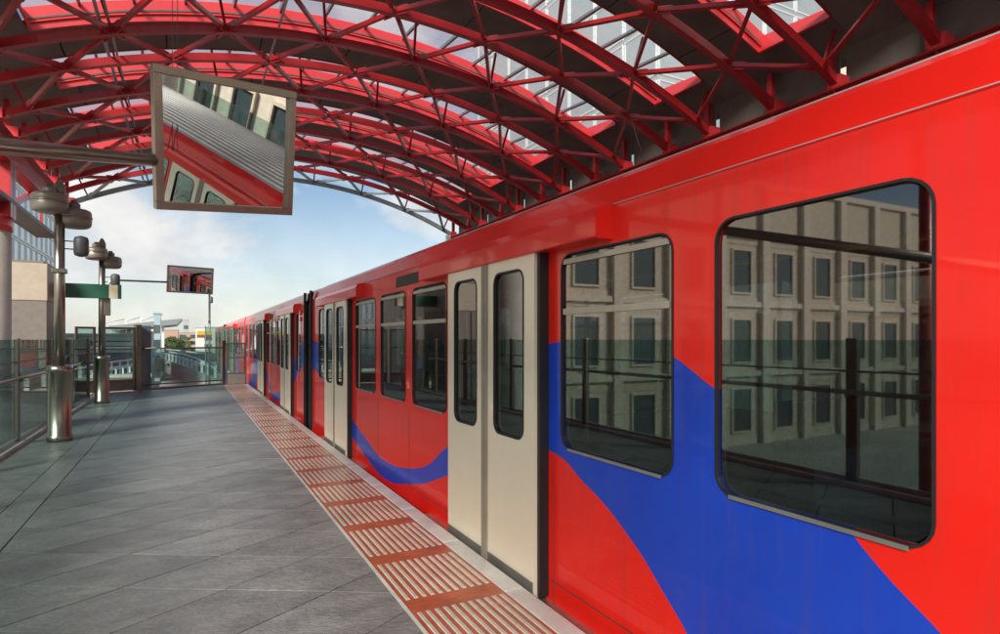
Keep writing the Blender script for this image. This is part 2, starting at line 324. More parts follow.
def rrect(y0, y1, z0, z1, r, n=5):
    pts = []
    for cy, cz, a0 in ((y1 - r, z1 - r, 0), (y0 + r, z1 - r, pi / 2), (y0 + r, z0 + r, pi), (y1 - r, z0 + r, 1.5 * pi)):
        for i in range(n + 1):
            a = a0 + i * pi / 2 / n; pts.append((cy + r * cos(a), cz + r * sin(a)))
    return pts
def outer_match(y0, y1, z0, z1, n=5):
    """points on a rectangle's outline paired with rrect()'s points"""
    pts = []
    for cy, cz, q in ((y1, z1, 0), (y0, z1, 1), (y0, z0, 2), (y1, z0, 3)):
        for i in range(n + 1): pts.append((cy, cz))
    return pts
def wall(mb, x, y0, y1, z0, z1, holes, reveal=0.05, flip=False):
    """flat wall at x spanning y, z with rounded-rect holes [(a,b,c,d,r)] sorted by a; reveal goes to +x"""
    ys = y0
    def quad(a, b, c, d):
        mb.add([(x, a, c), (x, b, c), (x, b, d), (x, a, d)], [(0, 1, 2, 3)] if flip else [(3, 2, 1, 0)])
    for (a, b, c, d, r) in sorted(holes):
        m_ = 0.03
        if a - m_ > ys: quad(ys, a - m_, z0, z1)
        ca, cb_, cc, cd = max(ys, a - m_), b + m_, c - m_, d + m_
        quad(ca, cb_, z0, cc); quad(ca, cb_, cd, z1)
        I = rrect(a, b, c, d, r); O = outer_match(ca, cb_, cc, cd); n = len(I)
        vs = [(x, p, q) for p, q in I] + [(x, p, q) for p, q in O] + [(x + reveal, p, q) for p, q in I]
        fs = []
        for i in range(n):
            j = (i + 1) % n
            if O[i] == O[j]: fs.append((i, j, n + i))
            else: fs.append((i, j, n + j, n + i))
            if reveal: fs.append((i, 2 * n + i, 2 * n + j, j))
        mb.add(vs, fs); ys = cb_
    if ys < y1: quad(ys, y1, z0, z1)
def ring(mb, x0, x1, y0, y1, z0, z1, r, w):
    """rounded gasket / frame ring, between x0 and x1, inner size given, width w outward"""
    I = rrect(y0, y1, z0, z1, r); O = rrect(y0 - w, y1 + w, z0 - w, z1 + w, r + w); n = len(I)
    vs = [(x0, *p) for p in I] + [(x0, *p) for p in O] + [(x1, *p) for p in I] + [(x1, *p) for p in O]; fs = []
    for i in range(n):
        j = (i + 1) % n
        fs += [(i, j, n + j, n + i), (2 * n + i, 2 * n + j, j, i), (n + i, n + j, 3 * n + j, 3 * n + i), (2 * n + j, 2 * n + i, 3 * n + i, 3 * n + j)]
    mb.add(vs, fs)
def pane_mesh(x, y0, y1, z0, z1, r):
    mb = MB(); I = rrect(y0, y1, z0, z1, r); mb.add([(x, *p) for p in I], [tuple(range(len(I)))]); return mb

# ================================================================== SETTING: ground, viaduct, platform
obj('ground', MB().add([(-3000, -1500, -7), (3000, -1500, -7), (3000, 5000, -7), (-3000, 5000, -7)], [(0, 1, 2, 3)]).mesh('ground', M['ground']), kind='structure')
obj('road', MB().add([(-11.5, -80, -6.99), (-4.5, -80, -6.99), (-4.5, 160, -6.99), (-11.5, 160, -6.99)], [(0, 1, 2, 3)]).mesh('road', M['asphalt']), kind='structure')

XE = 1.86                       # platform edge
PA, PB = (-2.78, 20.3), (1.05, 22.4)
plat = MB().prism([(-2.42, -24), (1.70, -24), (1.70, 22.28), (1.05, 22.48), (-2.90, 20.32), (-2.42, 18.2)], -1.6, -0.022).build('platform', M['grout'], kind='structure')
MB().prism([(-2.3, -24), (1.2, -24), (1.2, 20), (-2.3, 20)], -7, -1.6).build('platform_support', M['concrete'], kind='structure')
# --- rhombic slate tiles (sides at +-60 degrees to the track), a straight border course on the left
def clip(poly, fn):
    out_ = []
    for i in range(len(poly)):
        a, b = poly[i], poly[(i + 1) % len(poly)]; fa, fb = fn(a), fn(b)
        if fa >= 0: out_.append(a)
        if (fa >= 0) != (fb >= 0):
            t = fa / (fa - fb); out_.append((a[0] + (b[0] - a[0]) * t, a[1] + (b[1] - a[1]) * t))
    return out_
def endline(p): return (PB[1] - PA[1]) / (PB[0] - PA[0]) * (p[0] - PA[0]) + PA[1] + .05 - p[1]
SIDE = 0.66
e1 = Vector((sin(radians(60)), cos(radians(60)))) * SIDE; e2 = Vector((-sin(radians(60)), cos(radians(60)))) * SIDE
G = 0.005
cent = [(0, 0), e1, e1 + e2, e2]
def shrink(poly, g):
    cx_ = sum(p[0] for p in poly) / len(poly); cy_ = sum(p[1] for p in poly) / len(poly)
    o_ = []
    for p in poly:
        d = Vector((p[0] - cx_, p[1] - cy_)); l = d.length
        o_.append((p[0] - d.x / l * g * 1.6, p[1] - d.y / l * g * 1.6) if l > .02 else p)
    return o_
def area(p): return abs(sum(p[i][0] * p[(i + 1) % len(p)][1] - p[(i + 1) % len(p)][0] * p[i][1] for i in range(len(p)))) / 2
full = shrink([(p[0], p[1]) for p in cent], G)
tile_me = MB().prism(full, -.022, 0).mesh('tile', M['slate'])
zones = [(-1.21, 1.125), (-2.36, -1.47)]
near = MB(); ntile = 0
for i in range(-60, 80):
    for j in range(-60, 80):
        o_ = e1 * i + e2 * j + Vector((.21, .12))
        if o_.y < -14 or o_.y > 23 or o_.x < -4 or o_.x > 3: continue
        P = [(p[0] + o_.x, p[1] + o_.y) for p in (Vector(q) for q in cent)]
        for x0, x1 in zones:
            Q = clip(clip(clip(clip(P, lambda p: p[0] - x0), lambda p: x1 - p[0]), endline), lambda p: 22.4 - p[1])
            if len(Q) < 3 or area(Q) < .004: continue
            dz = random.uniform(-.0012, .0012)
            if area(Q) > area(P) * .999:
                if max(p[1] for p in P) < 1.6: near.prism([(a + o_.x, b + o_.y) for a, b in full], -.022, dz); continue
                obj('tile', tile_me, plat, (o_.x, o_.y, dz))
            else:
                Q = shrink(Q, G)
                if max(p[1] for p in Q) < 1.6: near.prism(Q, -.022, dz); continue
                MB().prism([(a - o_.x, b - o_.y) for a, b in Q], -.022, 0).build('tile', M['slate'], plat, loc=(o_.x, o_.y, dz))
            ntile += 1
near.build('tile_field', M['slate'], plat, kind='stuff')
for k in range(-10, 24):
    y0 = k * .9; y1 = min(y0 + .896, 20.95 + .0)
    if y1 > y0: MB().box(-1.465, -1.215, y0, y1, -.022, .0005).build('border_tile', M['slate'], plat)
# --- tactile strip and coping
tl_slab = MB().box(1.13, 1.725, 0, .796, -.022, .002).mesh('tactile_slab', M['tact'])
bar_me = MB().add([(-.013, 0, 0), (.013, 0, 0), (.013, .62, 0), (-.013, .62, 0), (-.009, .012, .006), (.009, .012, .006), (.009, .608, .006), (-.009, .608, .006)],
                  [(4, 5, 6, 7), (0, 1, 5, 4), (1, 2, 6, 5), (2, 3, 7, 6), (3, 0, 4, 7)]).mesh('tactile_bar', M['bar'])
nb = 11
for k in range(-14, 28):
    y0 = k * .8 + .12
    if y0 > 21.9: continue
    s = obj('tactile_slab', tl_slab, plat, (0, y0, random.uniform(-.0006, .0006)))
    xs = [1.165 + i * (.525 / (nb - 1)) for i in range(nb)]
    if 2 <= k < 17:
        for x in xs: obj('tactile_bar', bar_me, s, (x, .088, .002))
    else:
        mb = MB()
        for x in xs: mb.box(x - .014, x + .014, .088, .708, .002, .007)
        mb.build('tactile_bars', M['bar'], s, kind='stuff')
cop = MB().box(1.729, XE, 0, .994, -.35, .004).mesh('coping_stone', M['coping'])
for k in range(-24, 22): obj('coping_stone', cop, plat, (0, k * 1.0 + .25, 0), bevel=.006)
MB().box(1.105, 1.126, -24, 22.2, -.022, .003).build('edge_trim', M['coping'], plat)

# --- viaduct and tracks
TZ = -1.05                      # rail top level
def tx(y):                      # centre line of the near track: straight, then easing to the left
    return 3.3 - (0 if y < 52 else (y - 52) ** 2 / 1500.0)
ys_ = [-60, -20, 0, 20, 30, 40, 52] + [60 + 12 * i for i in range(22)]
def ribbon(x0f, x1f, z0, z1, ys):
    mb = MB()
    for a, b in zip(ys[:-1], ys[1:]):
        mb.add([(x0f(a), a, z0), (x1f(a), a, z0), (x1f(b), b, z0), (x0f(b), b, z0), (x0f(a), a, z1), (x1f(a), a, z1), (x1f(b), b, z1), (x0f(b), b, z1)],
               [(4, 5, 6, 7), (0, 4, 7, 3), (1, 2, 6, 5), (0, 3, 2, 1)])
    return mb
def lx(y): return 1.75 if y < 36 else tx(y) - 1.55 - min(6.5, max(0, (y - 36)) * .085)
via = ribbon(lambda y: lx(y) if y >= 22.6 else 1.75, lambda y: tx(y) + 5.6, -2.2, -1.32, ys_).build('viaduct', M['concrete'], kind='structure')
ribbon(lambda y: (lx(y) + .35), lambda y: tx(y) + 5.3, -1.32, -1.24, ys_).build('track_bed', M['ballast'], kind='structure')
rails = empty('track', (0, 0, 0), kind='structure')
for off in (0, 3.55, -3.6):
    ya = ys_ if off >= 0 else [y for y in ys_ if y >= 72]
    for s_ in (-.7175, .7175):
        ribbon(lambda y, o=off + s_: tx(y) + o - .035, lambda y, o=off + s_: tx(y) + o + .035, -1.2, TZ, ya).build('rail', M['rail'], rails)
    ribbon(lambda y, o=off - 1.22: tx(y) + o - .11, lambda y, o=off - 1.22: tx(y) + o + .11, -1.18, -1.0, ya).build('conductor_rail', M['whitep'], rails)
    slp = MB()
    for k in range(0, 110):
        y = ya[0] + 10 + k * 1.2
        slp.box(tx(y) + off - 1.2, tx(y) + off + 1.2, y, y + .22, -1.24, -1.19)
    slp.build('sleepers', M['concrete'], rails, kind='stuff')
# parapet on the left of the viaduct with white posts
par = empty('parapet', (0, 0, 0), label='low grey viaduct parapet with white posts curving beside the track', cat='parapet')
ribbon(lambda y: lx(y) - .05, lambda y: lx(y) + .2, -1.32, -.78, [y for y in ys_ if y >= 30]).build('parapet_wall', M['concrete'], par)
pm = MB().box(-.08, .08, -.08, .08, -.78, -.05).mesh('parapet_post', M['whitep'])
for k in range(22):
    y = 33 + k * 3.4 if k < 14 else 82 + (k - 14) * 7
    obj('parapet_post', pm, par, (lx(y) + .07, y, 0))
ribbon(lambda y: lx(y) + .03, lambda y: lx(y) + .11, -.22, -.14, [y for y in ys_ if y >= 36]).build('parapet_rail', M['whitep'], par)

# ================================================================== STATION CANOPY
CXR, R0, ZC = 2.575, 11.37, 6.12 - 11.37
BAY, DR = 2.17, 0.95
canopy = empty('station_canopy', (CXR, 0, 0), label='red steel barrel vault canopy with lattice arches and skylight strips over the tracks', cat='canopy')
def arc(mb, r_in, r_out, w, t0, t1, n=40):
    vs = []
    for i in range(n + 1):
        t = t0 + (t1 - t0) * i / n
        for y in (-w / 2, w / 2):
            for r in (r_in, r_out): vs.append((r * sin(t), y, r * cos(t)))
    fs = []
    for i in range(n):
        a = 4 * i; b = a + 4
        fs += [(a, b, b + 1, a + 1), (a + 2, a + 3, b + 3, b + 2), (a, a + 2, b + 2, b), (a + 1, b + 1, b + 3, a + 3)]
    fs += [(0, 1, 3, 2), (4 * n, 4 * n + 2, 4 * n + 3, 4 * n + 1)]
    return mb.add(vs, fs)
TS = 0.462
M['greysteel'] = mat('grey_steel', (.36, .41, .45), .45, .1, var=.12)  # grey of the far arch, its braces and the conduits
grey_chord = arc(MB(), R0 - .06, R0 + .05, .10, -TS, TS).mesh('arch_chord', M['greysteel'])
chord_me = arc(MB(), R0 - .06, R0 + .05, .10, -TS, TS).mesh('arch_chord', M['redsteel'])
PIT = .1231
def brace_mesh(dyy, dt, m_=None):
    a = Vector((0, 0, R0)); b = Vector((R0 * sin(dt), dyy, R0 * cos(dt)))
    d = (b - a).normalized() * .05
    mb = MB().bar(a + d, b - d, .05, .06)
    for p_, sg_ in ((a, 1), (b, -1)):
        e_ = p_ + (b - a).normalized() * sg_ * .05; mb.bar(e_, e_ + (b - a).normalized() * sg_ * .16, .012, .13)
    return mb.mesh('brace', m_ or M['redsteel'])
br = {(g, s): brace_mesh(g, s * PIT / 2) for g in (DR, BAY - DR) for s in (1, -1)}
brg = {s: brace_mesh(BAY - DR, s * PIT / 2, M['greysteel']) for s in (1, -1)}
NB = 10
D = [18 - BAY * k for k in range(NB)]       # dark chords; D[0] and its neighbour stand clear of the roof sheet
for k in range(NB):
    ch = obj('arch_chord', grey_chord if k == 0 else chord_me, canopy, (0, D[k], ZC))
    if k:
        for i in range(8):                   # braces from this chord to the next one away (DR further)
            t = -.4308 + PIT * i
            for s in (1, -1):
                if -.40 < t + s * PIT / 2 < .40: obj('brace', br[(DR, s)], ch, (0, 0, 0), (0, t, 0))
    yr = D[k] - (BAY - DR)
    cr = obj('arch_chord', chord_me, canopy, (0, yr, ZC))
    for i in range(7):
        t = -.3692 + PIT * i
        for s in (1, -1): obj('brace', brg[s] if k == 0 else br[(BAY - DR, s)], cr, (0, 0, 0), (0, t, 0))
hang_me = MB().box(-.018, .018, -.018, .018, R0 + .05, R0 + .62).mesh('hanger', M['redsteel'])
for k in range(NB):
    for i in range(0, 8): obj('hanger', hang_me, canopy, (0, D[k], ZC), (0, -.4308 + PIT * i, 0)) if D[k] > 1 else None
# roof sheet: dark panels, skylight openings with red upstands
RS = R0 + .60
def shell(mb, r0, r1, y0, y1, t0, t1, n=6):
    vs = []
    for i in range(n + 1):
        t = t0 + (t1 - t0) * i / n
        for y in (y0, y1):
            for r in (r0, r1): vs.append((r * sin(t), y, r * cos(t)))
    fs = []
    for i in range(n):
        a = 4 * i; b = a + 4
        fs += [(a, b, b + 2, a + 2), (a + 1, a + 3, b + 3, b + 1), (a, a + 1, b + 1, b), (a + 2, b + 2, b + 3, a + 3)]
    fs += [(0, 2, 3, 1), (4 * n, 4 * n + 1, 4 * n + 3, 4 * n + 2)]
    return mb.add(vs, fs)
OP0, OP1 = -.385, .41            # skylight opening in angle
PT = .121
PD = BAY - 1.05                    # depth of the dark panel run (from D to just past R)
panel_me = shell(MB(), RS, RS + .07, .05, PD, -PT / 2 + .0008, PT / 2 - .0008).mesh('roof_panel', M['roofdark'])
endR = shell(MB(), RS, RS + .07, PD + .002, BAY + .048, OP1 + .004, .484).mesh('roof_panel', M['roofdark'])
endL = shell(MB(), RS, RS + .07, PD + .002, BAY + .048, -.484, OP0 - .004).mesh('roof_panel', M['roofdark'])
UPH = .25
ups_me = arc(arc(MB(), RS - .06, RS + UPH, .03, OP0, OP1), RS + .03, RS + .05, .09, OP0, OP1).mesh('skylight_upstand', M['redplate'])
ups2_me = arc(MB(), RS - .01, RS + .11, .03, OP0, OP1).mesh('skylight_kerb', M['redsteel'])
NPN = 14; PDT = (OP1 - OP0) / NPN
g0, g1 = PD + .02, BAY + .03
def q(t, r, y): return (r * sin(t), y, r * cos(t))
pane_me = MB().add([q(-PDT / 2 + .002, RS + .12, g0), q(PDT / 2 - .002, RS + .12, g0), q(PDT / 2 - .002, RS + UPH, g1), q(-PDT / 2 + .002, RS + UPH, g1)], [(0, 1, 2, 3)]).mesh('skylight_pane', M['skyglass'])
gbar_me = MB().bar((0, g0, RS + .09), (0, g1, RS + UPH - .03), .04, .05).mesh('glazing_bar', M['alu'])
endp = []
for t in (OP0, OP1):
    mb = MB(); w_ = .0015
    vs = [q(t + s * w_, r, y) for s in (-1, 1) for r, y in ((RS - .06, PD), (RS + .12, PD), (RS + UPH, BAY + .05), (RS - .06, BAY + .05))]
    mb.add(vs, [(0, 1, 2, 3), (7, 6, 5, 4), (0, 4, 5, 1), (1, 5, 6, 2), (2, 6, 7, 3), (3, 7, 4, 0)]); endp.append(mb.mesh('skylight_cheek', M['redplate']))
deck_me = shell(MB(), RS + .075, RS + .10, .0, PD - .01, -.485, .485, 40).mesh('roof_backing', M['roofdark'])  # unseen backing sheet, added to stop light through the panel seams
lip_me = shell(MB(), RS, RS + .07, .05, 1.45, -PT / 2 + .0008, PT / 2 - .0008).mesh('roof_panel', M['roofdark'])
obj('roof_backing', shell(MB(), RS + .075, RS + .10, .0, 1.44, -.485, .485, 40).mesh('roof_backing', M['roofdark']), canopy, (0, D[1] + DR, ZC))
for k in range(1, NB + 1):
    y = 18 - BAY * k + DR
    if k > 1: obj('roof_backing', deck_me, canopy, (0, y, ZC))
    for i in range(8): obj('roof_panel', panel_me, canopy, (0, y - (BAY if k == 0 else 0), ZC), (0, -.4235 + PT * i, 0)) if k > 1 else None
    if k == 1:
        for i in range(8): obj('roof_panel', lip_me, canopy, (0, y, ZC), (0, -.4235 + PT * i, 0))
        obj('skylight_upstand', ups_me, canopy, (0, y + .03, ZC)); continue
    obj('skylight_upstand', ups_me, canopy, (0, y + .03, ZC)); obj('skylight_kerb', ups2_me, canopy, (0, y + PD + .005, ZC))
    obj('roof_panel', endR, canopy, (0, y, ZC)); obj('roof_panel', endL, canopy, (0, y, ZC))
    for e in endp: obj('skylight_cheek', e, canopy, (0, y, ZC))
    for i in range(NPN): obj('skylight_pane', pane_me, canopy, (0, y, ZC), (0, OP0 + PDT * (i + .5), 0))
    for i in range(1, NPN): obj('glazing_bar', gbar_me, canopy, (0, y, ZC), (0, OP0 + PDT * i, 0))
YB0, YB1 = 18 - BAY * NB, 18.2
def ibeam(x, zt, zb, w):
    mb = MB(); mb.box(x - .012 - CXR, x + .012 - CXR, YB0, YB1, zb + .025, zt - .025)
    mb.box(x - w / 2 - CXR, x + w / 2 - CXR, YB0, YB1, zt - .025, zt); mb.box(x - w / 2 - CXR, x + w / 2 - CXR, YB0, YB1, zb, zb + .025); return mb
ibeam(7.68, 4.86, 4.28, .26).build('edge_beam', M['redsteel'], canopy)
ibeam(-2.62, 4.86, 4.40, .24).build('edge_beam', M['redsteel'], canopy)
stf = MB().box(-.11, .11, -.008, .008, 4.31, 4.83).mesh('beam_stiffener', M['redsteel'])
shoe = MB().box(-.10, .10, -.09, .09, 4.86, 5.02).mesh('arch_shoe', M['redplate'])
sprop = MB().box(-.04, .04, -.04, .04, 4.862, 5.50).mesh('roof_prop', M['redsteel'])
for k in range(NB):
    for y in (D[k], D[k] - BAY + DR):
        obj('beam_stiffener', stf, canopy, (7.68 - CXR, y, 0)); obj('arch_shoe', shoe, canopy, (7.66 - CXR, y, 0)); obj('arch_shoe', shoe, canopy, (-2.55 - CXR, y, 0))
        obj('roof_prop', sprop, canopy, (7.74 - CXR, y + .15, 0)); obj('roof_prop', sprop, canopy, (-2.64 - CXR, y + .15, 0))
for yc in (12.25, -5.5):
    for xc in (-2.98, 7.72):
        c = MB().lathe([(.46, -7), (.46, 3.28)], 36).build('column', M['white_col'], canopy, loc=(xc - CXR, yc, 0))
        MB().lathe([(.475, 3.28), (.475, 3.50)], 36).build('column_collar', M['redplate'], c)
        mb = MB(); mb.box(-.19, .19, -.012, .012, 3.5, 4.40 if xc < 0 else 4.28); mb.box(-.19, -.165, -.17, .17, 3.5, 4.40 if xc < 0 else 4.28); mb.box(.165, .19, -.17, .17, 3.5, 4.40 if xc < 0 else 4.28)
        s2 = mb.build('column_head', M['redsteel'], c)
        if xc < 0: s2.location.x = .30
eav = MB().box(-.01, .01, -1.04, 1.04, 4.87, 5.60).mesh('eave_panel', M['roofdark'])
for k in range(NB + 1):
    obj('eave_panel', eav, canopy, (7.90 - CXR, D[0] - 1.0 - BAY * k, 0))
MB().tube([(-2.62 - CXR, 3.4, -1.4), (-2.62 - CXR, 3.4, 4.40)], .06, 14).build('slim_post', M['redsteel'], canopy)
MB().tube([(7.68 - CXR, 3.4, -1.3), (7.68 - CXR, 3.4, 4.28)], .08, 14).build('slim_post', M['redsteel'], canopy)
# end posts on the far arch
for xe in (7.5,):
    MB().tube([(xe - CXR, 18.0, -1.3), (xe - CXR, 18.0, 4.9)], .09, 14).build('end_post', M['whitep'], canopy)
# gutter tray along the left eave and bracing on the left
g = MB(); g.box(-2.86 - CXR, -2.50 - CXR, YB0, 16.1, 3.74, 3.765); g.box(-2.505 - CXR, -2.485 - CXR, YB0, 16.1, 3.735, 3.80); g.box(-2.875 - CXR, -2.86 - CXR, YB0, 16.1, 3.735, 3.85)
g.build('gutter_tray', M['gutter'], canopy)
for y in (-1, 3.2, 7.6, 11.3, 15.4):
    MB().bar((-2.66 - CXR, y, 4.40), (-2.68 - CXR, y, 3.76), .05, .05).build('gutter_hanger', M['redsteel'], canopy)
for y in (9.3, 14.9):
    MB().bar((-2.7 - CXR, y, 4.45), (-2.7 - CXR, 12.25, 3.6), .09, .09).build('knee_brace', M['redsteel'], canopy)
for xx, rr in ((-1.0, .022), (-.9, .016), (1.2, .016)):
    t = math.asin((xx - CXR) / (R0 + .1)); z = ZC + (R0 + .10) * cos(t)
    MB().tube([(xx - CXR, YB0, z), (xx - CXR, 17.9, z)], rr, 8).build('conduit', M['greysteel'], canopy)
# thin tie wires under the roof
MB().tube([(6.6 - CXR, 8.0, 5.5), (6.1 - CXR, 6.6, 3.2), (6.0 - CXR, 6.3, 2.8)], .008, 6).build('tie_wire', M['darkgrey'], canopy)

# ================================================================== TRAIN
XF, HW = 2.0, 1.3                 # body side plane, half width
YART = 11.45
def zz(Z): return Z - YART        # photo distance along the track -> local y in the unit
WZ0, WZ1 = .90, 2.05
wins = [(zz(-2.05), zz(-1.15), False), (zz(-.45), zz(.45), False), (zz(1.0), zz(1.84), False), (zz(2.1), zz(3.03), True), (zz(4.83), zz(5.72), True), (zz(5.94), zz(6.83), True), (zz(7.05), zz(8.0), True), (zz(10.0), zz(10.52), False)]
doors = [(zz(3.21), zz(4.60)), (zz(8.22), zz(9.63))]
unit = empty('train_unit', (3.3, YART, 0))
ENDY = -13.75
for sgn in (1, -1):               # two halves about the articulation
    def Y(a, b): return (a, b) if sgn == 1 else (-b, -a)
    sec = empty('car_section', (0, 0, 0)); sec.parent = unit
    ya, yb = Y(ENDY, -.30)
    holes = []
    for a, b, _ in wins: holes.append((*Y(a, b), WZ0, WZ1, .09))
    rholes = list(holes)
    for a, b in doors: holes.append((*Y(a + .06, b - .06), -.03, 2.04, .05)); rholes.append((*Y(a + .15, b - .15), WZ0, WZ1, .09))
    mb = MB(); wall(mb, -HW, ya, yb, -.16, 2.26, holes, .05)
    m2 = MB(); wall(m2, HW, ya, yb, -.16, 2.26, rholes, -.05, True)
    mb.v += m2.v and []           # keep sides as separate meshes
    mb.build('body_side', M['livery'], sec); m2.build('body_side', M['livery'], sec)
    l1 = MB(); wall(l1, -HW + .055, ya, yb, -.05, 2.2, holes, 0, True); l1.build('side_lining', M['lining'], sec)
    l2 = MB(); wall(l2, HW - .055, ya, yb, -.05, 2.2, rholes, 0); l2.build('side_lining', M['lining'], sec)
    # roof: cantrail crease, curved cove, ribbed top
    prof = [(-1.30, 2.262), (-1.282, 2.275), (-1.262, 2.395), (-1.235, 2.42), (-1.12, 2.462)]
    nrib = 17
    for i in range(nrib):
        xx = -1.02 + 2.04 * i / (nrib - 1); zb = 2.565 - .075 * (xx / 1.02) ** 2
        prof += [(xx - .045, zb), (xx - .03, zb + .022), (xx + .03, zb + .022), (xx + .045, zb)]
    prof += [(-x, z) for x, z in prof[:5]][::-1]
    rm = MB(); n = len(prof)
    rm.add([(x, y, z) for y in (ya, yb) for x, z in prof], [(i, i + 1, n + i + 1, n + i) for i in range(n - 1)])
    rf = rm.build('roof', M['troof'], sec)
    # painted cantrail strips laid proud of the roof cove
    for sx in (-1, 1):
        c = MB(); p4 = [(-1.303, 2.255), (-1.286, 2.272), (-1.267, 2.397), (-1.238, 2.425), (-1.122, 2.467)]
        c.add([(x * -sx, y, z + .001) for y in (ya, yb) for x, z in p4], [(i, i + 1, 6 + i, 5 + i) if sx == -1 else (5 + i, 6 + i, i + 1, i) for i in range(4)], False)
        c.build('cantrail', M['redpaint'], rf)
    MB().box(-1.24, 1.24, ya, yb, -.12, -.02).build('floor', M['tfloor'], sec)
    MB().box(-1.22, 1.22, ya + .02, yb - .02, 2.17, 2.2).build('ceiling', M['lining'], sec)
    # end wall with windscreens
    ey = ENDY if sgn == 1 else -ENDY
    em = MB(); wall(em, 0, -1.3, 1.3, -.16, 2.26, [(-1.1, -.42, 1.0, 1.98, .08), (-.3, .3, 1.0, 1.98, .08), (.42, 1.1, 1.0, 1.98, .08)], 0)
    em.v = [(y, ey, z) for x, y, z in em.v]
    ew = em.build('end_wall', M['redpaint'], sec)
    for a, b in ((-1.1, -.42), (-.3, .3), (.42, 1.1)):
        p = pane_mesh(0, a, b, 1.0, 1.98, .08); p.v = [(y, ey + .01 * sgn, z) for x, y, z in p.v]; p.build('windscreen', M['tglass'], ew)
    for xx in (-1.0, 1.0):
        MB().lathe([(.10, 0), (.10, .03), (.07, .035)], 18, (xx, ey - (.035 if sgn == 1 else 0), .45), 'y').build('headlight', M['whitep'], ew)
    et = MB(); et.add([(x, ey, z) for x, z in prof], [tuple(range(n))]); et.build('roof_end', M['redpaint'], ew)
    # windows
    for a, b, hop in wins:
        y0, y1 = Y(a, b)
        for sx in (-1, 1):
            fm = MB(); ring(fm, sx * (HW + .005), sx * (HW - .014), y0 + .004, y1 - .004, WZ0 + .004, WZ1 - .004, .086, .010)
            w = fm.build('window', M['black'], sec)
            pane_mesh(sx * (HW - .012), y0 + .01, y1 - .01, WZ0 + .01, WZ1 - .01, .085).build('pane', M['tglass'], w)
            em_ = MB(); em_.box(min(sx * (HW + .004), sx * (HW + .009)), max(sx * (HW + .004), sx * (HW + .009)), y0 + .07, y1 - .07, WZ0 - .012, WZ0 + .004)
            em_.build('window_edge', M['alutrim'], w)
            if hop:
                MB().box(min(sx * (HW - .03), sx * (HW + .004)), max(sx * (HW - .03), sx * (HW + .004)), y0 + .02, y1 - .02, 1.695, 1.730).build('hopper_bar', M['trim'], w)
                MB().box(min(sx * (HW - .03), sx * (HW + .003)), max(sx * (HW - .03), sx * (HW + .003)), y0 + .02, y1 - .02, 1.995, 2.025).build('hopper_bar', M['trim'], w)
    for a, b in doors:            # far side door windows as plain panes
        y0, y1 = Y(a + .15, b - .15); pane_mesh(HW - .012, y0, y1, WZ0, WZ1, .09).build('pane', M['tglass'], sec)
    # outside-sliding doors and their covers (platform side)
    for a, b in doors:
        y0, y1 = Y(a, b); mid = (y0 + y1) / 2
        for h0, h1 in ((y0, mid - .006), (mid + .006, y1)):
            dm = MB(); wd = h1 - h0; wa, wb = h0 + wd * .20, h1 - wd * .20
            xo = -HW - .085
            wall(dm, xo, h0, h1, -.06, 2.10, [(wa, wb, .90, 2.0, .075)], .05)
            for yy in (h0, h1): dm.add([(xo, yy, -.06), (xo + .055, yy, -.06), (xo + .055, yy, 2.10), (xo, yy, 2.10)], [(0, 1, 2, 3)])
            dm.add([(xo, h0, -.06), (xo + .055, h0, -.06), (xo + .055, h1, -.06), (xo, h1, -.06)], [(0, 1, 2, 3)])
            bk = MB(); wall(bk, xo + .055, h0, h1, -.06, 2.10, [(wa, wb, .90, 2.0, .075)], 0, True); dm.add(bk.v, bk.f)
            d = dm.build('door', M['door'], sec)
            rg = MB(); ring(rg, xo - .004, xo + .03, wa + .005, wb - .005, .905, 1.995, .07, .013); rg.build('door_gasket', M['black'], d)
            pane_mesh(xo + .014, wa, wb, .90, 2.0, .075).build('pane', M['tglass'], d)
            MB().box(xo - .010, xo + .012, *((h1 - .04, h1 + .003) if h0 == y0 else (h0 - .003, h0 + .04)), -.05, 2.09).build('leading_edge', M['rubber'], d)  # rubber edge, made wider to paint in the leaf edge's shading
            MB().box(xo - .006, xo + .0, h0 + .012, h1 - .012, -.055, .03).build('kick_strip', M['alutrim'], d)
        MB().box(-HW - .082, -HW - .036, mid - .0055, mid + .0055, -.05, 2.09).build('door_seal', M['black'], sec)
        for yy in (y0 - .034, y1 + .002):
            MB().box(-HW - .065, -HW + .0, yy, yy + .032, -.05, 2.10).build('door_edge_strip', M['black'], sec)  # black strip down each side of the doorway
        c0, c1 = mid - 1.36, mid + 1.36
        cm = MB(); cp = [(-HW + .004, 2.085), (-HW - .105, 2.085), (-HW - .105, 2.20), (-HW - .085, 2.245), (-HW + .004, 2.262)]
        nn = len(cp); cm.add([(x, y, z) for y in (c0, c1) for x, z in cp], [(i, (i + 1) % nn, nn + (i + 1) % nn, nn + i) for i in range(nn)] + [tuple(range(nn)), tuple(range(nn, 2 * nn))])
        cm.build('door_cover', M['redpaint'], sec, bevel=.006)
        # step rail below the doors
        MB().box(-HW - .07, -HW, c0, c1, -.145, -.075).build('door_rail', M['alutrim'], sec)
        # grab poles and yellow ceiling rail
        for yy in (y0 + .05, y1 - .05):
            for xx in (-.95, .95): MB().tube([(xx, yy, 0), (xx, yy, 2.17)], .018, 8).build('grab_pole', M['pole'], sec)
    for yy in (-11.9, -8.33, -6.72, -5.62, -4.50, -1.72):
        MB().box(-HW - .0015, -HW + .003, yy * sgn - .003, yy * sgn + .003, -.15, .86).build('panel_seam', M['underframe'], sec)
    MB().box(-HW - .0018, -HW + .003, ya + .02, yb - .02, .055, .062).build('panel_seam', M['underframe'], sec)
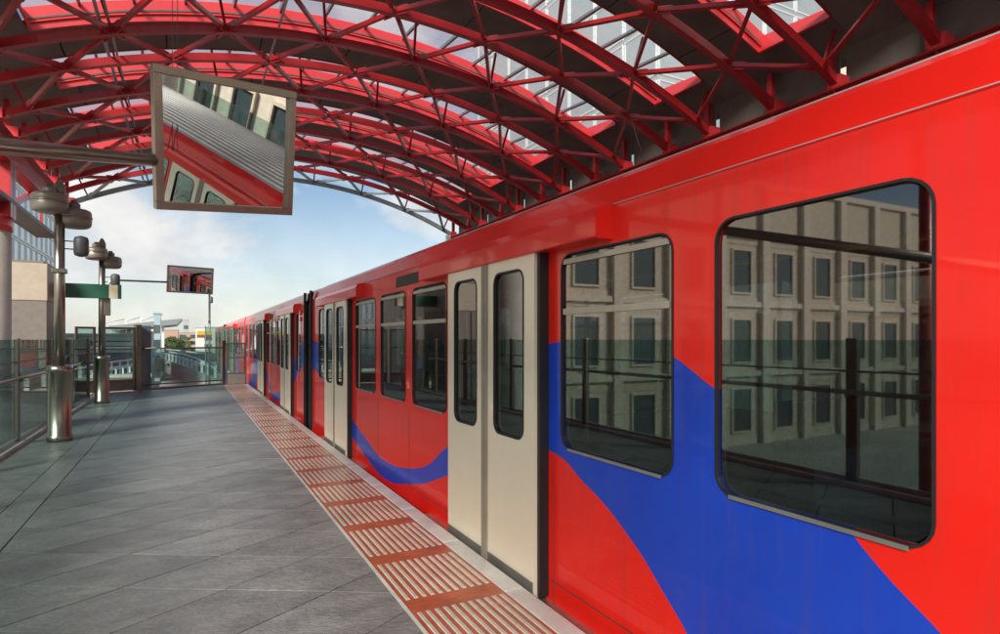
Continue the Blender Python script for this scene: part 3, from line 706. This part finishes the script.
    dsp = MB().box(-HW - .004, -HW + .0, *Y(zz(5.55), zz(6.25)), 2.10, 2.21).build('destination_panel', M['black'], sec)
    MB().tube([(-.75, ya + .4, 1.95), (-.75, yb - .4, 1.95)], .016, 8).build('ceiling_rail', M['yellowrail'], sec)
    # transverse seats
    st = MB(); st.box(-.22, .22, -.46, .46, .40, .48)
    st.box(.14, .24, -.46, .46, .48, 1.12); st.box(-.18, .16, -.42, .42, .04, .40)
    st.v = [(y, x, z) for x, y, z in st.v]
    sme = st.mesh('seat', M['seat'])
    for Z in (-1.6, -.6, .6, 1.6, 2.55, 5.2, 6.3, 7.4):
        yy = zz(Z) * (1 if sgn == 1 else -1)
        for xx in (-.74, .74): obj('seat', sme, sec, (xx, yy, 0), (0, 0, 0 if int(Z * 10) % 4 else pi))
    # underframe, side skirt and bogie
    MB().box(-1.15, 1.15, ya + .5, yb - .5, -.62, -.12).build('underframe', M['underframe'], sec)
    MB().box(-1.275, -1.235, ya, yb, -.28, -.161).build('skirt', M['redpaint'], sec)
    for yc in (-11.0 * sgn,):
        bo = MB().box(-.95, .95, yc - 1.2, yc + 1.2, -.82, -.62).build('bogie', M['underframe'], sec)
        for dyy in (-.9, .9):
            for xx in (-.72, .66): MB().lathe([(.37, 0), (.37, .07)], 22, (xx, yc + dyy, TZ + .372), 'x').build('wheel', M['rail'], bo)
# articulation: black bellows
bl = MB()
for k in range(7):
    y = -.30 + .6 * k / 6
    w_ = 1.27 if k % 2 == 0 else 1.20
    z_ = 2.44 if k % 2 == 0 else 2.37
    bl.v += [(-w_, y, -.1), (-w_, y, 2.2), (-w_ + .12, y, z_), (w_ - .12, y, z_), (w_, y, 2.2), (w_, y, -.1)]
bl.f = [(6 * k + i, 6 * k + i + 1, 6 * k + 7 + i, 6 * k + 6 + i) for k in range(6) for i in range(5)]; bl.sm = [False] * len(bl.f)
bl.build('gangway_bellows', M['black'], unit)
fr_ = MB()
for y in (-.335, .285):
    fr_.box(-1.345, -1.30, y, y + .05, -.1, 2.42); fr_.box(1.30, 1.345, y, y + .05, -.1, 2.42)
fr_.build('gangway_frame', M['black'], unit)
MB().tube([(-.2, -13.8, -.75), (-.2, -14.05, -.75)], .09, 10).build('coupler', M['underframe'], unit)
MB().box(-1.0, 1.0, -1.2, 1.2, -.82, -.62).build('bogie', M['underframe'], unit)
# lamp cluster by the gangway
for z in (1.93, 2.05): MB().tube([(-1.345, .5, z), (-1.39, .5, z)], .045, 10).build('side_lamp', M['redpaint'], unit)
u2 = copy_tree(unit); u2.location.y = YART + 27.9
u3 = copy_tree(unit); u3.location.y = YART - 27.9
grp = 'coupled train units at the platform'
tag(unit, 'red train unit with cream doors and blue swoosh standing along the platform edge', 'train', grp)
tag(u2, 'red train unit coupled ahead, standing past the end of the platform', 'train', grp)
tag(u3, 'red train unit coupled behind, seen reflected in the square mirror', 'train', grp)

# ================================================================== PLATFORM FURNITURE
# --- lamp posts
def lamp_post(loc, label, box):
    r = empty('lamp_post', loc, label=label, cat='lamp post', group='lamp posts on the platform')
    MB().lathe([(.165, 0), (.165, .085), (.15, .10), (.15, 1.04), (.168, 1.05), (.168, 1.135), (.13, 1.15)], 40).build('base', M['steel'], r)
    MB().lathe([(.075, 1.14), (.066, 3.72)], 24).build('pole', M['steel'], r)
    for (ox, oy, oz) in ((-.10, -.13, 3.42), (.16, .15, 3.26)):
        pr = [(r_ * .88, h_) for r_, h_ in ((.05, .02), (.20, .022), (.24, .04), (.262, .075), (.268, .12), (.268, .172), (.262, .178), (.262, .192), (.268, .198), (.266, .25), (.25, .285), (.21, .302), (.06, .31))]
        h = MB().lathe(pr, 40, (ox, oy, oz)).build('lamp_head', M['lampbody'], r)
        MB().lathe([(.243, .176), (.243, .194)], 40, (ox, oy, oz)).build('lamp_rim', M['steel'], h)
        MB().lathe([(.085, .0), (.085, .09), (.075, .095), (.05, .10), (.045, .14)], 20, (ox, oy, oz + .302)).build('gear_housing', M['lampbody'], h)
        MB().tube([(0, 0, oz + .14), (ox, oy, oz + .14)], .035, 10).build('bracket', M['steel'], h)
    MB().lathe([(.08, 3.70), (.08, 3.86), (.05, 3.93), (.02, 3.98)], 20).build('pole_cap', M['lampbody'], r)
    sp = MB().lathe([(.03, -.16), (.085, -.14), (.10, -.10), (.10, .10), (.085, .14), (.03, .16)], 20, (.27, .02, 2.98)).build('speaker', M['darkgrey'], r)
    for z in (2.93, 3.05): MB().tube([(0, 0, z), (.19, .014, z)], .01, 6).build('speaker_bracket', M['steel_d'], sp)
    if box: MB().box(.04, .17, -.06, .10, 2.12, 2.72).build('junction_box', M['steel_d'], r, bevel=.01)
    else: MB().box(-.09, .09, -.09, .09, 2.55, 2.62).build('clamp', M['steel_d'], r, bevel=.01)
    return r
lamp_post((-1.72, 11.2, 0), 'stainless lamp post with drum base standing beside the glass balustrade posts', False)
lamp_post((-1.82, 17.3, 0), 'stainless lamp post carrying the green sign and the wide mirror arm', True)

# --- green sign on the far lamp post
sg = empty('green_sign', (-1.82, 17.15, 0), label='long dark green hanging sign with cream end panel on the lamp post', cat='sign')
MB().box(-1.55, .16, -.03, .03, 2.52, 2.86).build('sign_panel', M['green'], sg, bevel=.006)
MB().box(.16, .34, -.03, .03, 2.53, 2.85).build('cream_panel', M['cream'], sg, bevel=.004)
MB().box(.342, .41, -.03, .03, 2.52, 2.86).build('sign_end', M['green'], sg, bevel=.004)
MB().box(-.10, .10, .03, .10, 2.6, 2.78).build('sign_bracket', M['steel_d'], sg)

# --- mirrors
def mirror(name, w, h, loc, ex, ez, label, arm_pts, arm_r, group, sag=.004, tilt=0.0, fw=.042):
    """ex: unit vector along the width, ez: unit vector up the mirror's face"""
    ex = Vector(ex).normalized(); ez = Vector(ez); ez = (ez - ex * ez.dot(ex)).normalized(); ny = ez.cross(ex)   # ny points away from the viewer
    mt = Matrix((ex, ny, ez)).transposed().to_euler()
    r = empty(name, loc, mt, label=label, cat='mirror', group=group)
    fm = MB()
    for a in ((-w / 2, w / 2, h / 2 - fw, h / 2), (-w / 2, w / 2, -h / 2, -h / 2 + fw), (-w / 2, -w / 2 + fw, -h / 2 + fw, h / 2 - fw), (w / 2 - fw, w / 2, -h / 2 + fw, h / 2 - fw)):
        fm.box(a[0], a[1], -.035, .05, a[2], a[3])
    fm.box(-w / 2 + .004, w / 2 - .004, .05, .06, -h / 2 + .004, h / 2 - .004)
    fm.build('mirror_frame', M['mframe'], r, bevel=.004)
    g = MB(); n = 12; vs = []; W_, H_ = w / 2 - fw + .001, h / 2 - fw + .001
    for i in range(n + 1):
        for j in range(n + 1):
            a, b = -1 + 2 * i / n, -1 + 2 * j / n
            vs.append((a * W_, -.004 + sag * (a * a + b * b) + tilt * b, b * H_))
    g.add(vs, [(i * (n + 1) + j, (i + 1) * (n + 1) + j, (i + 1) * (n + 1) + j + 1, i * (n + 1) + j + 1) for i in range(n) for j in range(n)], True)
    g.build('mirror_glass', M['mirror'], r)
    inv = r.matrix_basis.inverted()
    for pts, rr in arm_pts:
        MB().tube([inv @ Vector(p) for p in pts], rr, 16).build('support_arm', M['steel'], r)
    MB().tube([inv @ (Vector(arm_pts[0][0][-1])), (-w / 2 + .06, .055, inv.to_3x3().inverted() and 0)], .02, 8).build('swivel_joint', M['steel_d'], r)
    return r
def cw(r, u, d): return Vector((r * cos(YAW) + d * sin(YAW), d * cos(YAW) - r * sin(YAW), u))     # camera-space direction -> world
ca, sa, cb_, sb, cc, sc = cos(-.838), sin(-.838), cos(-.276), sin(-.276), cos(.111), sin(.111)
Ry = Matrix(((ca, 0, sa), (0, 1, 0), (-sa, 0, ca))); Rx = Matrix(((1, 0, 0), (0, cb_, -sb), (0, sb, cb_))); Rz = Matrix(((cc, -sc, 0), (sc, cc, 0), (0, 0, 1)))
Rm = Ry @ Rx @ Rz
exw = cw(*(Rm @ Vector((1, 0, 0)))); ezw = cw(*(Rm @ Vector((0, 1, 0))))
MK = 1.6
mloc = cw(-1.522 * MK, 0, 3.369 * MK) + Vector((0, 0, EYE + 1.076 * MK))
dirA = ray(0, 146) * 2.15 * MK; dirB = ray(153, 160.5) * 3.12 * MK
pA = Vector((dirA.x, dirA.y, EYE + dirA.z)); pB = Vector((dirB.x, dirB.y, EYE + dirB.z))
pC = pA + (pA - pB) * 1.62
m1 = mirror('platform_mirror', .768 * MK, .72 * MK, mloc, exw, ezw, 'large square framed mirror on a thick steel arm reflecting the train roof', [([pC, pA, pB], .030 * MK)], .03, None, .006, 0, .065)
inv = m1.matrix_basis.inverted()
for dx_ in (-.40, -.36):
    top = m1.matrix_basis @ Vector((dx_ - .06, .02, .2)); MB().tube([inv @ Vector((top.x, top.y, top.z - .3)), inv @ Vector((top.x, top.y, 6.0))], .003, 5).build('suspension_wire', M['darkgrey'], m1)
# the post that carries the arm
pst = MB().tube([(pC.x, pC.y, 0), (pC.x, pC.y, pC.z + .15)], .07, 18).build('mirror_post', M['steel'], None, label='plain steel post at the balustrade carrying the mirror arm', cat='post')
c2 = at_y(190.5, 280, 17.25)
armz = at_y(150, 281.5, 17.3).z
armp = [(-1.82 + .11, 17.3, 2.68), (-1.82 + .11, 17.3, armz - .16), (-1.82 + .15, 17.3, armz - .05), (-1.82 + .27, 17.3, armz), (c2.x - .53, 17.3, armz)]
mirror('platform_mirror', 1.06, .68, c2, (1, .15, -.015), (-.02, -.13, 1), 'wide framed mirror on a thin curved arm from the far lamp post', [(armp, .024)], .02, None)

# --- left glass balustrade
bal = empty('glass_balustrade', (0, 0, 0), label='glass balustrade with dark posts and tubular steel handrail along the platform side', cat='balustrade')
XB = -2.22
posts = [8.7 + 2.4 * k for k in range(-5, 5)]
pme = MB().box(-.035, .035, -.06, .06, -.02, 1.56).mesh('balustrade_post', M['steel_d'])
for y in posts: obj('balustrade_post', pme, bal, (XB, y, 0), bevel=.006)
for a, b in zip(posts[:-1], posts[1:]):
    MB().box(XB - .006, XB + .006, a + .075, b - .075, .10, 1.54).build('balustrade_pane', M['balglass'], bal)
    MB().box(XB - .02, XB + .02, a + .061, b - .061, .05, .095).build('bottom_rail', M['alutrim'], bal)
    MB().box(XB - .012, XB + .012, a + .061, b - .061, 1.2, 1.22).build('mid_rail', M['steel_d'], bal)
MB().tube([(XB + .14, -4, 1.0), (XB + .14, 15.8, 1.0), (XB + .10, 16.2, 1.0)], .026, 14).build('handrail', M['steel'], bal)
for y in posts: MB().tube([(XB + .03, y, .93), (XB + .13, y, .95), (XB + .14, y, .985)], .011, 8).build('handrail_bracket', M['steel_d'], bal)
for y0 in [-4 + 2 * k for k in range(12)]:
    MB().box(XB - .10, XB + .10, y0, y0 + 1.994, -.022, .05).build('kerb', M['coping'], bal)

# --- end screens and fence
A, B = Vector((PA[0], PA[1], 0)), Vector((PB[0], PB[1], 0)); EV = (B - A); EL = EV.length; ED = EV / EL; EN = Vector((-ED.y, ED.x, 0))
def ep(px): return on_line(px, PA, PB) * EL
ang = atan2(ED.y, ED.x)
scr = empty('end_screen', A, (0, 0, ang), label='tall steel framed glass screen panels closing the platform end behind the lamp post', cat='screen')
t1, t2, t3, t4 = ep(75), ep(95.5), ep(98.5), ep(137)
def framed(parent, a, b, z0, z1, w, mid):
    for t in (a, b - w): MB().box(t, t + w, -.03, .03, 0, z1).build('stile', M['steel_d'], parent, bevel=.004)
    for z in (z0, z1 - w): MB().box(a + w + .001, b - w - .001, -.03, .03, z, z + w).build('frame_rail', M['steel_d'], parent, bevel=.004)
    MB().box(a + w, b - w, -.006, .006, z0 + w, z1 - w).build('screen_pane', M['balglass'], parent)
    MB().box(a + w + .002, b - w - .002, -.02, .02, .02, z0 - .003).build('kick_plate', M['brown'], parent)
    MB().box(a + w, b - w, -.022, -.008, mid, mid + .035).build('mid_rail', M['steel_d'], parent)
framed(scr, t1, t2, .30, 1.90, .06, 1.24); framed(scr, t3, t4 - .06, .30, 1.90, .06, 1.24)
MB().box(t4 - .055, t4 + .10, -.08, .08, 0, 1.98).build('corner_post', M['steel_d'], scr, bevel=.008)
fen = empty('end_fence', A, (0, 0, ang), label='low steel rail fence with clear glass across the platform end beside the track', cat='fence')
tp = ep(222)
MB().tube([(t4 + .12, 0, 1.26), (tp, 0, 1.26)], .028, 12).build('top_rail', M['steel_d'], fen)
MB().tube([(t4 + .12, 0, .16), (tp, 0, .16)], .024, 12).build('bottom_rail', M['steel_d'], fen)
MB().box(t4 + .12, tp, -.03, .03, .0, .055).build('fence_kerb', M['steel_d'], fen)
MB().box(t4 + .42, tp - .06, -.005, .005, .20, 1.22).build('fence_pane', M['balglass'], fen)
MB().box(tp - .02, tp + .10, -.06, .06, 0, 1.5).build('end_post', M['steel_d'], fen, bevel=.006)
cab = MB().box(t4 + .13, t4 + .47, .12, .40, -.3, 1.96).build('equipment_cabinet', M['bluegrey'], None, bevel=.01, loc=A, rot=(0, 0, ang), label='tall narrow blue grey cabinet standing behind the end screen corner post', cat='cabinet')
gate = empty('edge_gate', (1.12, 22.42, 0), label='small framed glass gate at the platform edge beside the train', cat='gate')
framed(gate, .06, .70, .36, 1.42, .035, .9)
tr_ = empty('cable_trough', (0, 0, 0), label='red brown stepped trough beyond the platform end gate', cat='trough')
MB().box(1.15, 1.74, 22.7, 24.3, -1.3, -.02).build('trough_body', M['rust'], tr_, bevel=.01)
MB().box(1.22, 1.70, 22.9, 23.5, -.018, .12).build('trough_lid', M['rust'], tr_, bevel=.01)
# green glass screens beyond the fence and the mast with its board
gs = empty('track_screen', (0, 24.5, 0), label='green tinted glass screen standing beyond the platform end', cat='screen')
for a, b in ((.62, 1.18), (1.22, 1.62)):
    MB().box(a, b, -.008, .008, -1.3, 2.0).build('screen_pane', M['screen'], gs); MB().box(a - .04, a, -.03, .03, -1.3, 2.03).build('screen_post', M['bluegrey'], gs)
mx_ = at_y(209.5, 300, 26)
mast = empty('signal_mast', (mx_.x, 26, 0), label='thin dark signal mast with small lamp and yellow board beyond the platform end', cat='mast')
MB().tube([(0, 0, -1.3), (0, 0, 3.35)], .038, 10).build('mast_pole', M['steel_d'], mast)
MB().lathe([(.05, 2.95), (.06, 3.0), (.06, 3.16), (.04, 3.2)], 14, (.06, -.06, 0)).build('mast_lamp', M['darkgrey'], mast)
MB().box(-.045, .045, -.045, .045, 2.16, 2.28).build('mast_clamp', M['darkgrey'], mast)
y0 = at_y(197, 331, 25.9); y1 = at_y(212, 337.5, 25.9)
bd = MB().box(y0.x - mx_.x, y1.x - mx_.x, -.10, -.05, y1.z, y0.z).build('board', M['yellow'], mast, bevel=.004)
MB().box(y0.x - mx_.x, y1.x - mx_.x, -.104, -.06, y1.z - .012, y1.z + .10).build('board_band', M['rust'], bd)

# --- lift shaft left of the platform
ls = empty('lift_shaft', (-3.5, 17.3, 0), label='beige and brown boxy lift shaft outside the balustrade behind the white column', cat='lift shaft')
lr = at_y(46.5, 300, 16.45)
MB().box(-1.0, lr.x + 3.5, -.85, 1.0, -7, 2.40).build('shaft_wall', M['brown'], ls)
MB().box(-1.02, lr.x + 3.52, -.87, 1.02, 2.40, 3.22).build('shaft_head', M['beige'], ls, bevel=.01)
MB().box(-.98, lr.x + 3.44, -.83, .98, 3.221, 3.28).build('shaft_cap', M['brown'], ls)
MB().box(-.3, -.24, -.88, -.868, -1, 2.38).build('shaft_joint', M['steel_d'], ls)

# ================================================================== BUILDINGS
def grid_building(name, x0, x1, y0, y1, z0, z1, face, bayw, storey, wallm, framem, glassm, label, cat='building', ww=.62, wh=.62, depth=.15, skip=None, arches=False):
    """box block whose face(s) get individual recessed windows: pane + surround, shared meshes"""
    r = empty(name, (x0, y0, z0), label=label, cat=cat)
    dxx, dyy, dz = x1 - x0, y1 - y0, z1 - z0
    MB().box(0, dxx, 0, dyy, 0, dz).build('wall', wallm, r)
    MB().box(-.25, dxx + .25, -.25, dyy + .25, dz, dz + .5).build('roof', framem, r)
    w, h = bayw * ww, storey * wh
    wm = {}
    for f in face:
        ln = dxx if f in 'SN' else dyy
        nbx = max(1, int(ln / bayw)); nz = max(1, int(dz / storey)); pad = (ln - nbx * bayw) / 2
        fm = MB()
        for (a, b, c, d) in ((-w / 2 - .12, w / 2 + .12, -.14, 0), (-w / 2 - .12, w / 2 + .12, h, h + .14), (-w / 2 - .12, -w / 2, 0, h), (w / 2, w / 2 + .12, 0, h)):
            fm.box(a, b, -depth, .02, c, d)
        fme = fm.mesh('window', framem)
        gm = MB().box(-w / 2, w / 2, -.012, .02, 0, h).mesh('window_pane', glassm)
        for i in range(nbx):
            for k in range(nz):
                if skip and skip(i, k): continue
                u = pad + (i + .5) * bayw; z = k * storey + storey * .2
                p, rt = {'S': ((u, 0, z), 0), 'E': ((dxx, u, z), pi / 2), 'W': ((0, u, z), -pi / 2), 'N': ((u, dyy, z), pi)}[f]
                o = obj('window', fme, r, p, (0, 0, rt)); obj('window_pane', gm, o)
    return r
# stone building across the street, mirrored in the train windows
stb = grid_building('stone_building', -66, -10.5, 34, 50, -7, 14, 'S', 5.1, 5.6, M['stone'], M['stone2'], M['winglass'], 'sandstone office building beyond the street, reflected in the train windows', ww=.40, wh=.6)
for k in range(1, 4): MB().box(-.1, 55.6, -.30, 0, 5.6 * k - .05, 5.6 * k + .38).build('string_course', M['stone2'], stb)
for k in range(11):
    MB().box(2.25 + 5.1 * k - .4, 2.25 + 5.1 * k + .4, -.42, 0, 0, 21.0).build('pier', M['stone2'], stb)
for k in range(35):
    MB().box(.02, 55.4, -.05, 0, .6 * k, .6 * k + .56).build('stone_course', M['stone'], stb) if not .3 < (.6 * k) % 5.6 < 4.7 else None
# pale gridded glass building further along
gb = grid_building('glass_building', -30, -15, 62, 98, -7, 24, 'ES', 2.6, 2.6, M['towerframe'], M['whitep'], M['paleglass'], 'white gridded glass building seen behind the lift shaft', ww=.86, wh=.84, depth=.12)
# tower seen through the skylights
grid_building('glass_tower', 40, 70, 44, 84, -7, 92, 'SW', 5.0, 5.5, M['towerglass'], M['towerframe'], M['towerglass'], 'tall pale glass tower seen through the roof skylights', cat='tower', ww=.9, wh=.86, depth=.1)
# arcade behind the far track, seen only in the mirror
grid_building('arcade_building', 12, 22, -44, 8, -7, 9, 'W', 2.4, 3.2, M['stone2'], M['stone'], M['winglass'], 'pale stone arcade building across the far track, seen in the square mirror', ww=.5, wh=.66)
fb = empty('far_balustrade', (0, 0, 0), label='glass balustrade along the outer side of the far track', cat='balustrade')
for k in range(-12, 9):
    MB().box(8.85, 8.95, k * 2.4, k * 2.4 + .08, -1.24, 2.0).build('balustrade_post', M['steel_d'], fb)
    MB().box(8.89, 8.91, k * 2.4 + .09, k * 2.4 + 2.39, -1.1, 1.95).build('balustrade_pane', M['balglass'], fb)

# background beyond the platform end, each block standing on the ground
def block(name, px0, px1, ytop, dist, depth, m, label, base=-7, win=None, roofm=None, cat='building'):
    a = at_y(px0, ytop, dist); b = at_y(px1, ytop, dist)
    r = empty(name, (a.x, dist, base), label=label, cat=cat)
    w = b.x - a.x; h = a.z - base
    MB().box(0, w, 0, depth, 0, h).build('wall', m, r)
    MB().box(-.2, w + .2, -.2, depth + .2, h, h + .35).build('roof', roofm or M['greyblock'], r)
    if win:
        bw, st = win; nx = max(1, int(w / bw)); nz = max(1, int(h / st)); pm_ = (w - nx * bw) / 2
        wmz = MB().box(-bw * .3, bw * .3, -.12, .02, 0, st * .55).mesh('window', M['winglass'])
        for i in range(nx):
            for k in range(nz): obj('window', wmz, r, (pm_ + (i + .5) * bw, 0, k * st + st * .25))
    return r
block('brick_block', 162, 178, 330, 330, 20, M['brick'], 'low orange brick block beyond the tracks beside the trees', win=(4, 3.4))
block('brick_block', 176, 200, 332.5, 420, 20, M['brick'], 'long orange brick terrace far beyond the tracks', win=(6, 4))
block('pale_block', 196, 232, 328, 300, 20, M['paleblock'], 'pale rendered block behind the signal mast', win=(5, 3.5))
block('office_block', 183, 189, 320, 520, 15, M['greyblock'], 'slim grey office block on the skyline', win=(5, 5))
block('glass_block', 154, 160, 314, 140, 8, M['lblue'], 'narrow pale blue glass stair tower by the stand', win=(2, 3), roofm=M['lblue'])
block('low_terminal', 60, 135, 336, 95, 10, M['paleblock'], 'low white terminal building with a green band behind the end screens')
a = at_y(60, 340, 94.6); b_ = at_y(131, 342, 94.6)
gbn = [o for o in bpy.data.objects if o.name.startswith('low_terminal')][0]
MB().box(0, b_.x - a.x, -.5, -.3, b_.z + 7 - .35, a.z + 7 - .1).build('green_band', M['green'], gbn)
for i, (p0, p1, yt, ds, lab) in enumerate(((62, 150, 353, 60, 'long blue shed with pale roof behind the end screens'), (96, 140, 346, 75, 'blue clad depot building behind the white railings'))):
    block('blue_shed', p0, p1, yt, ds, 8, M['bluewall'], lab, roofm=M['paleblock'], win=(3.2, 1.9))
# parked railcar like blue carriage at lower level
# grandstand with a raking cantilever roof
gsd = empty('grandstand', (0, 0, 0), label='grey stand with a raking cantilever roof on the skyline', cat='grandstand')
p = [at_y(108, 326, 170), at_y(182, 318.5, 170), at_y(176, 324.5, 170), at_y(112, 331, 170)]
mb = MB(); mb.add([(v.x, 170 + dy_, v.z) for dy_ in (0, 26) for v in p], [(0, 1, 2, 3), (7, 6, 5, 4), (0, 4, 5, 1), (1, 5, 6, 2), (2, 6, 7, 3), (3, 7, 4, 0)]); mb.build('stand_roof', M['stadium'], gsd)
q0, q1 = at_y(112, 331, 176), at_y(152, 331, 176)
MB().box(q0.x, q1.x, 176, 192, -7, q0.z).build('stand_wall', M['greyblock'], gsd)
for px in (118, 132, 146, 163):
    v = at_y(px, 326, 172); MB().bar((v.x, 172, -7), (v.x, 172, v.z), .5, .5).build('stand_post', M['whitep'], gsd)
for px, top in ((126, 319), (141, 317), (158, 315)):
    v = at_y(px, top, 174); MB().bar((v.x, 174, 2), (v.x, 174, v.z), .35, .35).build('stand_mast', M['whitep'], gsd)
    w2 = at_y(px - 22, 323, 174); MB().tube([(v.x, 174, v.z), (w2.x, 174, w2.z)], .12, 6).build('stay_cable', M['greyblock'], gsd)
# white railings on the lower walkway
for i, (px0, px1, py0, py1, ds, lab) in enumerate(((75, 136, 374, 364, 34, 'white tubular railing on the lower walkway behind the end screens'), (75, 136, 384, 376, 31, 'second white railing lower on the ramp behind the end screens'), (84, 150, 366, 357, 40, 'third white railing higher up the ramp below the blue shed'))):
    a = at_y(px0, py0, ds); b_ = at_y(px1, py1, ds + 6)
    r = empty('railing', a, label=lab, cat='railing', group='white railings beyond the platform')
    v = b_ - a
    for z in (0, -.45, -.9): MB().tube([(0, 0, z), (v.x, v.y, v.z + z)], .045, 8).build('railing_bar', M['whitep'], r)
    for k in range(9): MB().box(v.x * k / 8 - .04, v.x * k / 8 + .04, v.y * k / 8 - .04, v.y * k / 8 + .04, v.z * k / 8 - 1.4, v.z * k / 8).build('railing_post', M['whitep'], r)
    wk = MB(); wk.add([(0, -.3, -1.42), (v.x, v.y - .3, v.z - 1.42), (v.x, v.y + 2, v.z - 1.42), (0, 2, -1.42), (0, -.3, -1.7), (v.x, v.y - .3, v.z - 1.7), (v.x, v.y + 2, v.z - 1.7), (0, 2, -1.7)], [(0, 1, 2, 3), (0, 4, 5, 1), (1, 5, 6, 2), (2, 6, 7, 3), (3, 7, 4, 0), (4, 7, 6, 5)])
    wk.build('ramp_deck', M['concrete'], r)
    for k in (1, 4, 7): MB().box(v.x * k / 8 - .2, v.x * k / 8 + .2, v.y * k / 8 + .3, v.y * k / 8 + .7, -7 - a.z, v.z * k / 8 - 1.7).build('ramp_pier', M['concrete'], r)
rw = empty('retaining_wall', (0, 0, 0), label='low tan retaining wall just beyond the framed end screens', cat='wall')
a = at_y(70, 379, 27); b_ = at_y(150, 379, 27)
MB().box(a.x, b_.x, 27, 27.4, -7, a.z).build('wall_body', M['beige'], rw)
MB().box(a.x - .05, b_.x + .05, 26.95, 27.45, a.z + .002, a.z + .12).build('wall_coping', M['coping'], rw)
# trees
def tree(px, py_top, dist, wid, label):
    a = at_y(px, py_top, dist); h = a.z + 7
    r = empty('tree', (a.x, dist, -7), label=label, cat='tree', group='trees beside the far tracks')
    MB().tube([(0, 0, 0), (.1, 0, h * .4), (0, .1, h * .75)], [.3, .2, .08], 8).build('trunk', M['bark'], r)
    mb = MB(); rg = random.Random(int(px * 7))
    bl_ = [(rg.uniform(-.75, .75) * wid, rg.uniform(-.6, .6) * wid, h * rg.uniform(.45, .92), rg.uniform(.28, .5) * wid) for _ in range(9)]
    for i in range(1600):
        bx_, by_, bz_, br_ = bl_[i % 9]
        while True:
            x, y, z = (rg.uniform(-1, 1) for _ in range(3))
            if x * x + y * y + z * z < 1: break
        c = Vector((bx_ + x * br_ * 1.2, by_ + y * br_, bz_ + z * br_ * .7)); s_ = rg.uniform(.12, .26)
        n1 = Vector((rg.gauss(0, 1), rg.gauss(0, 1), rg.gauss(0, 1))).normalized(); n2 = n1.orthogonal().normalized() * s_; n3 = n1.cross(n2).normalized() * s_
        mb.add([c + n2, c + n3, c - n2, c - n3], [(0, 1, 2, 3)])
    mb.build('crown', M['leaf'], r)
tree(177, 334.5, 230, 3.6, 'bushy green tree beside the brick block'); tree(170.5, 335.5, 225, 2.6, 'smaller green tree left of the bushy one'); tree(184, 335, 260, 3.4, 'round green tree by the far tracks')
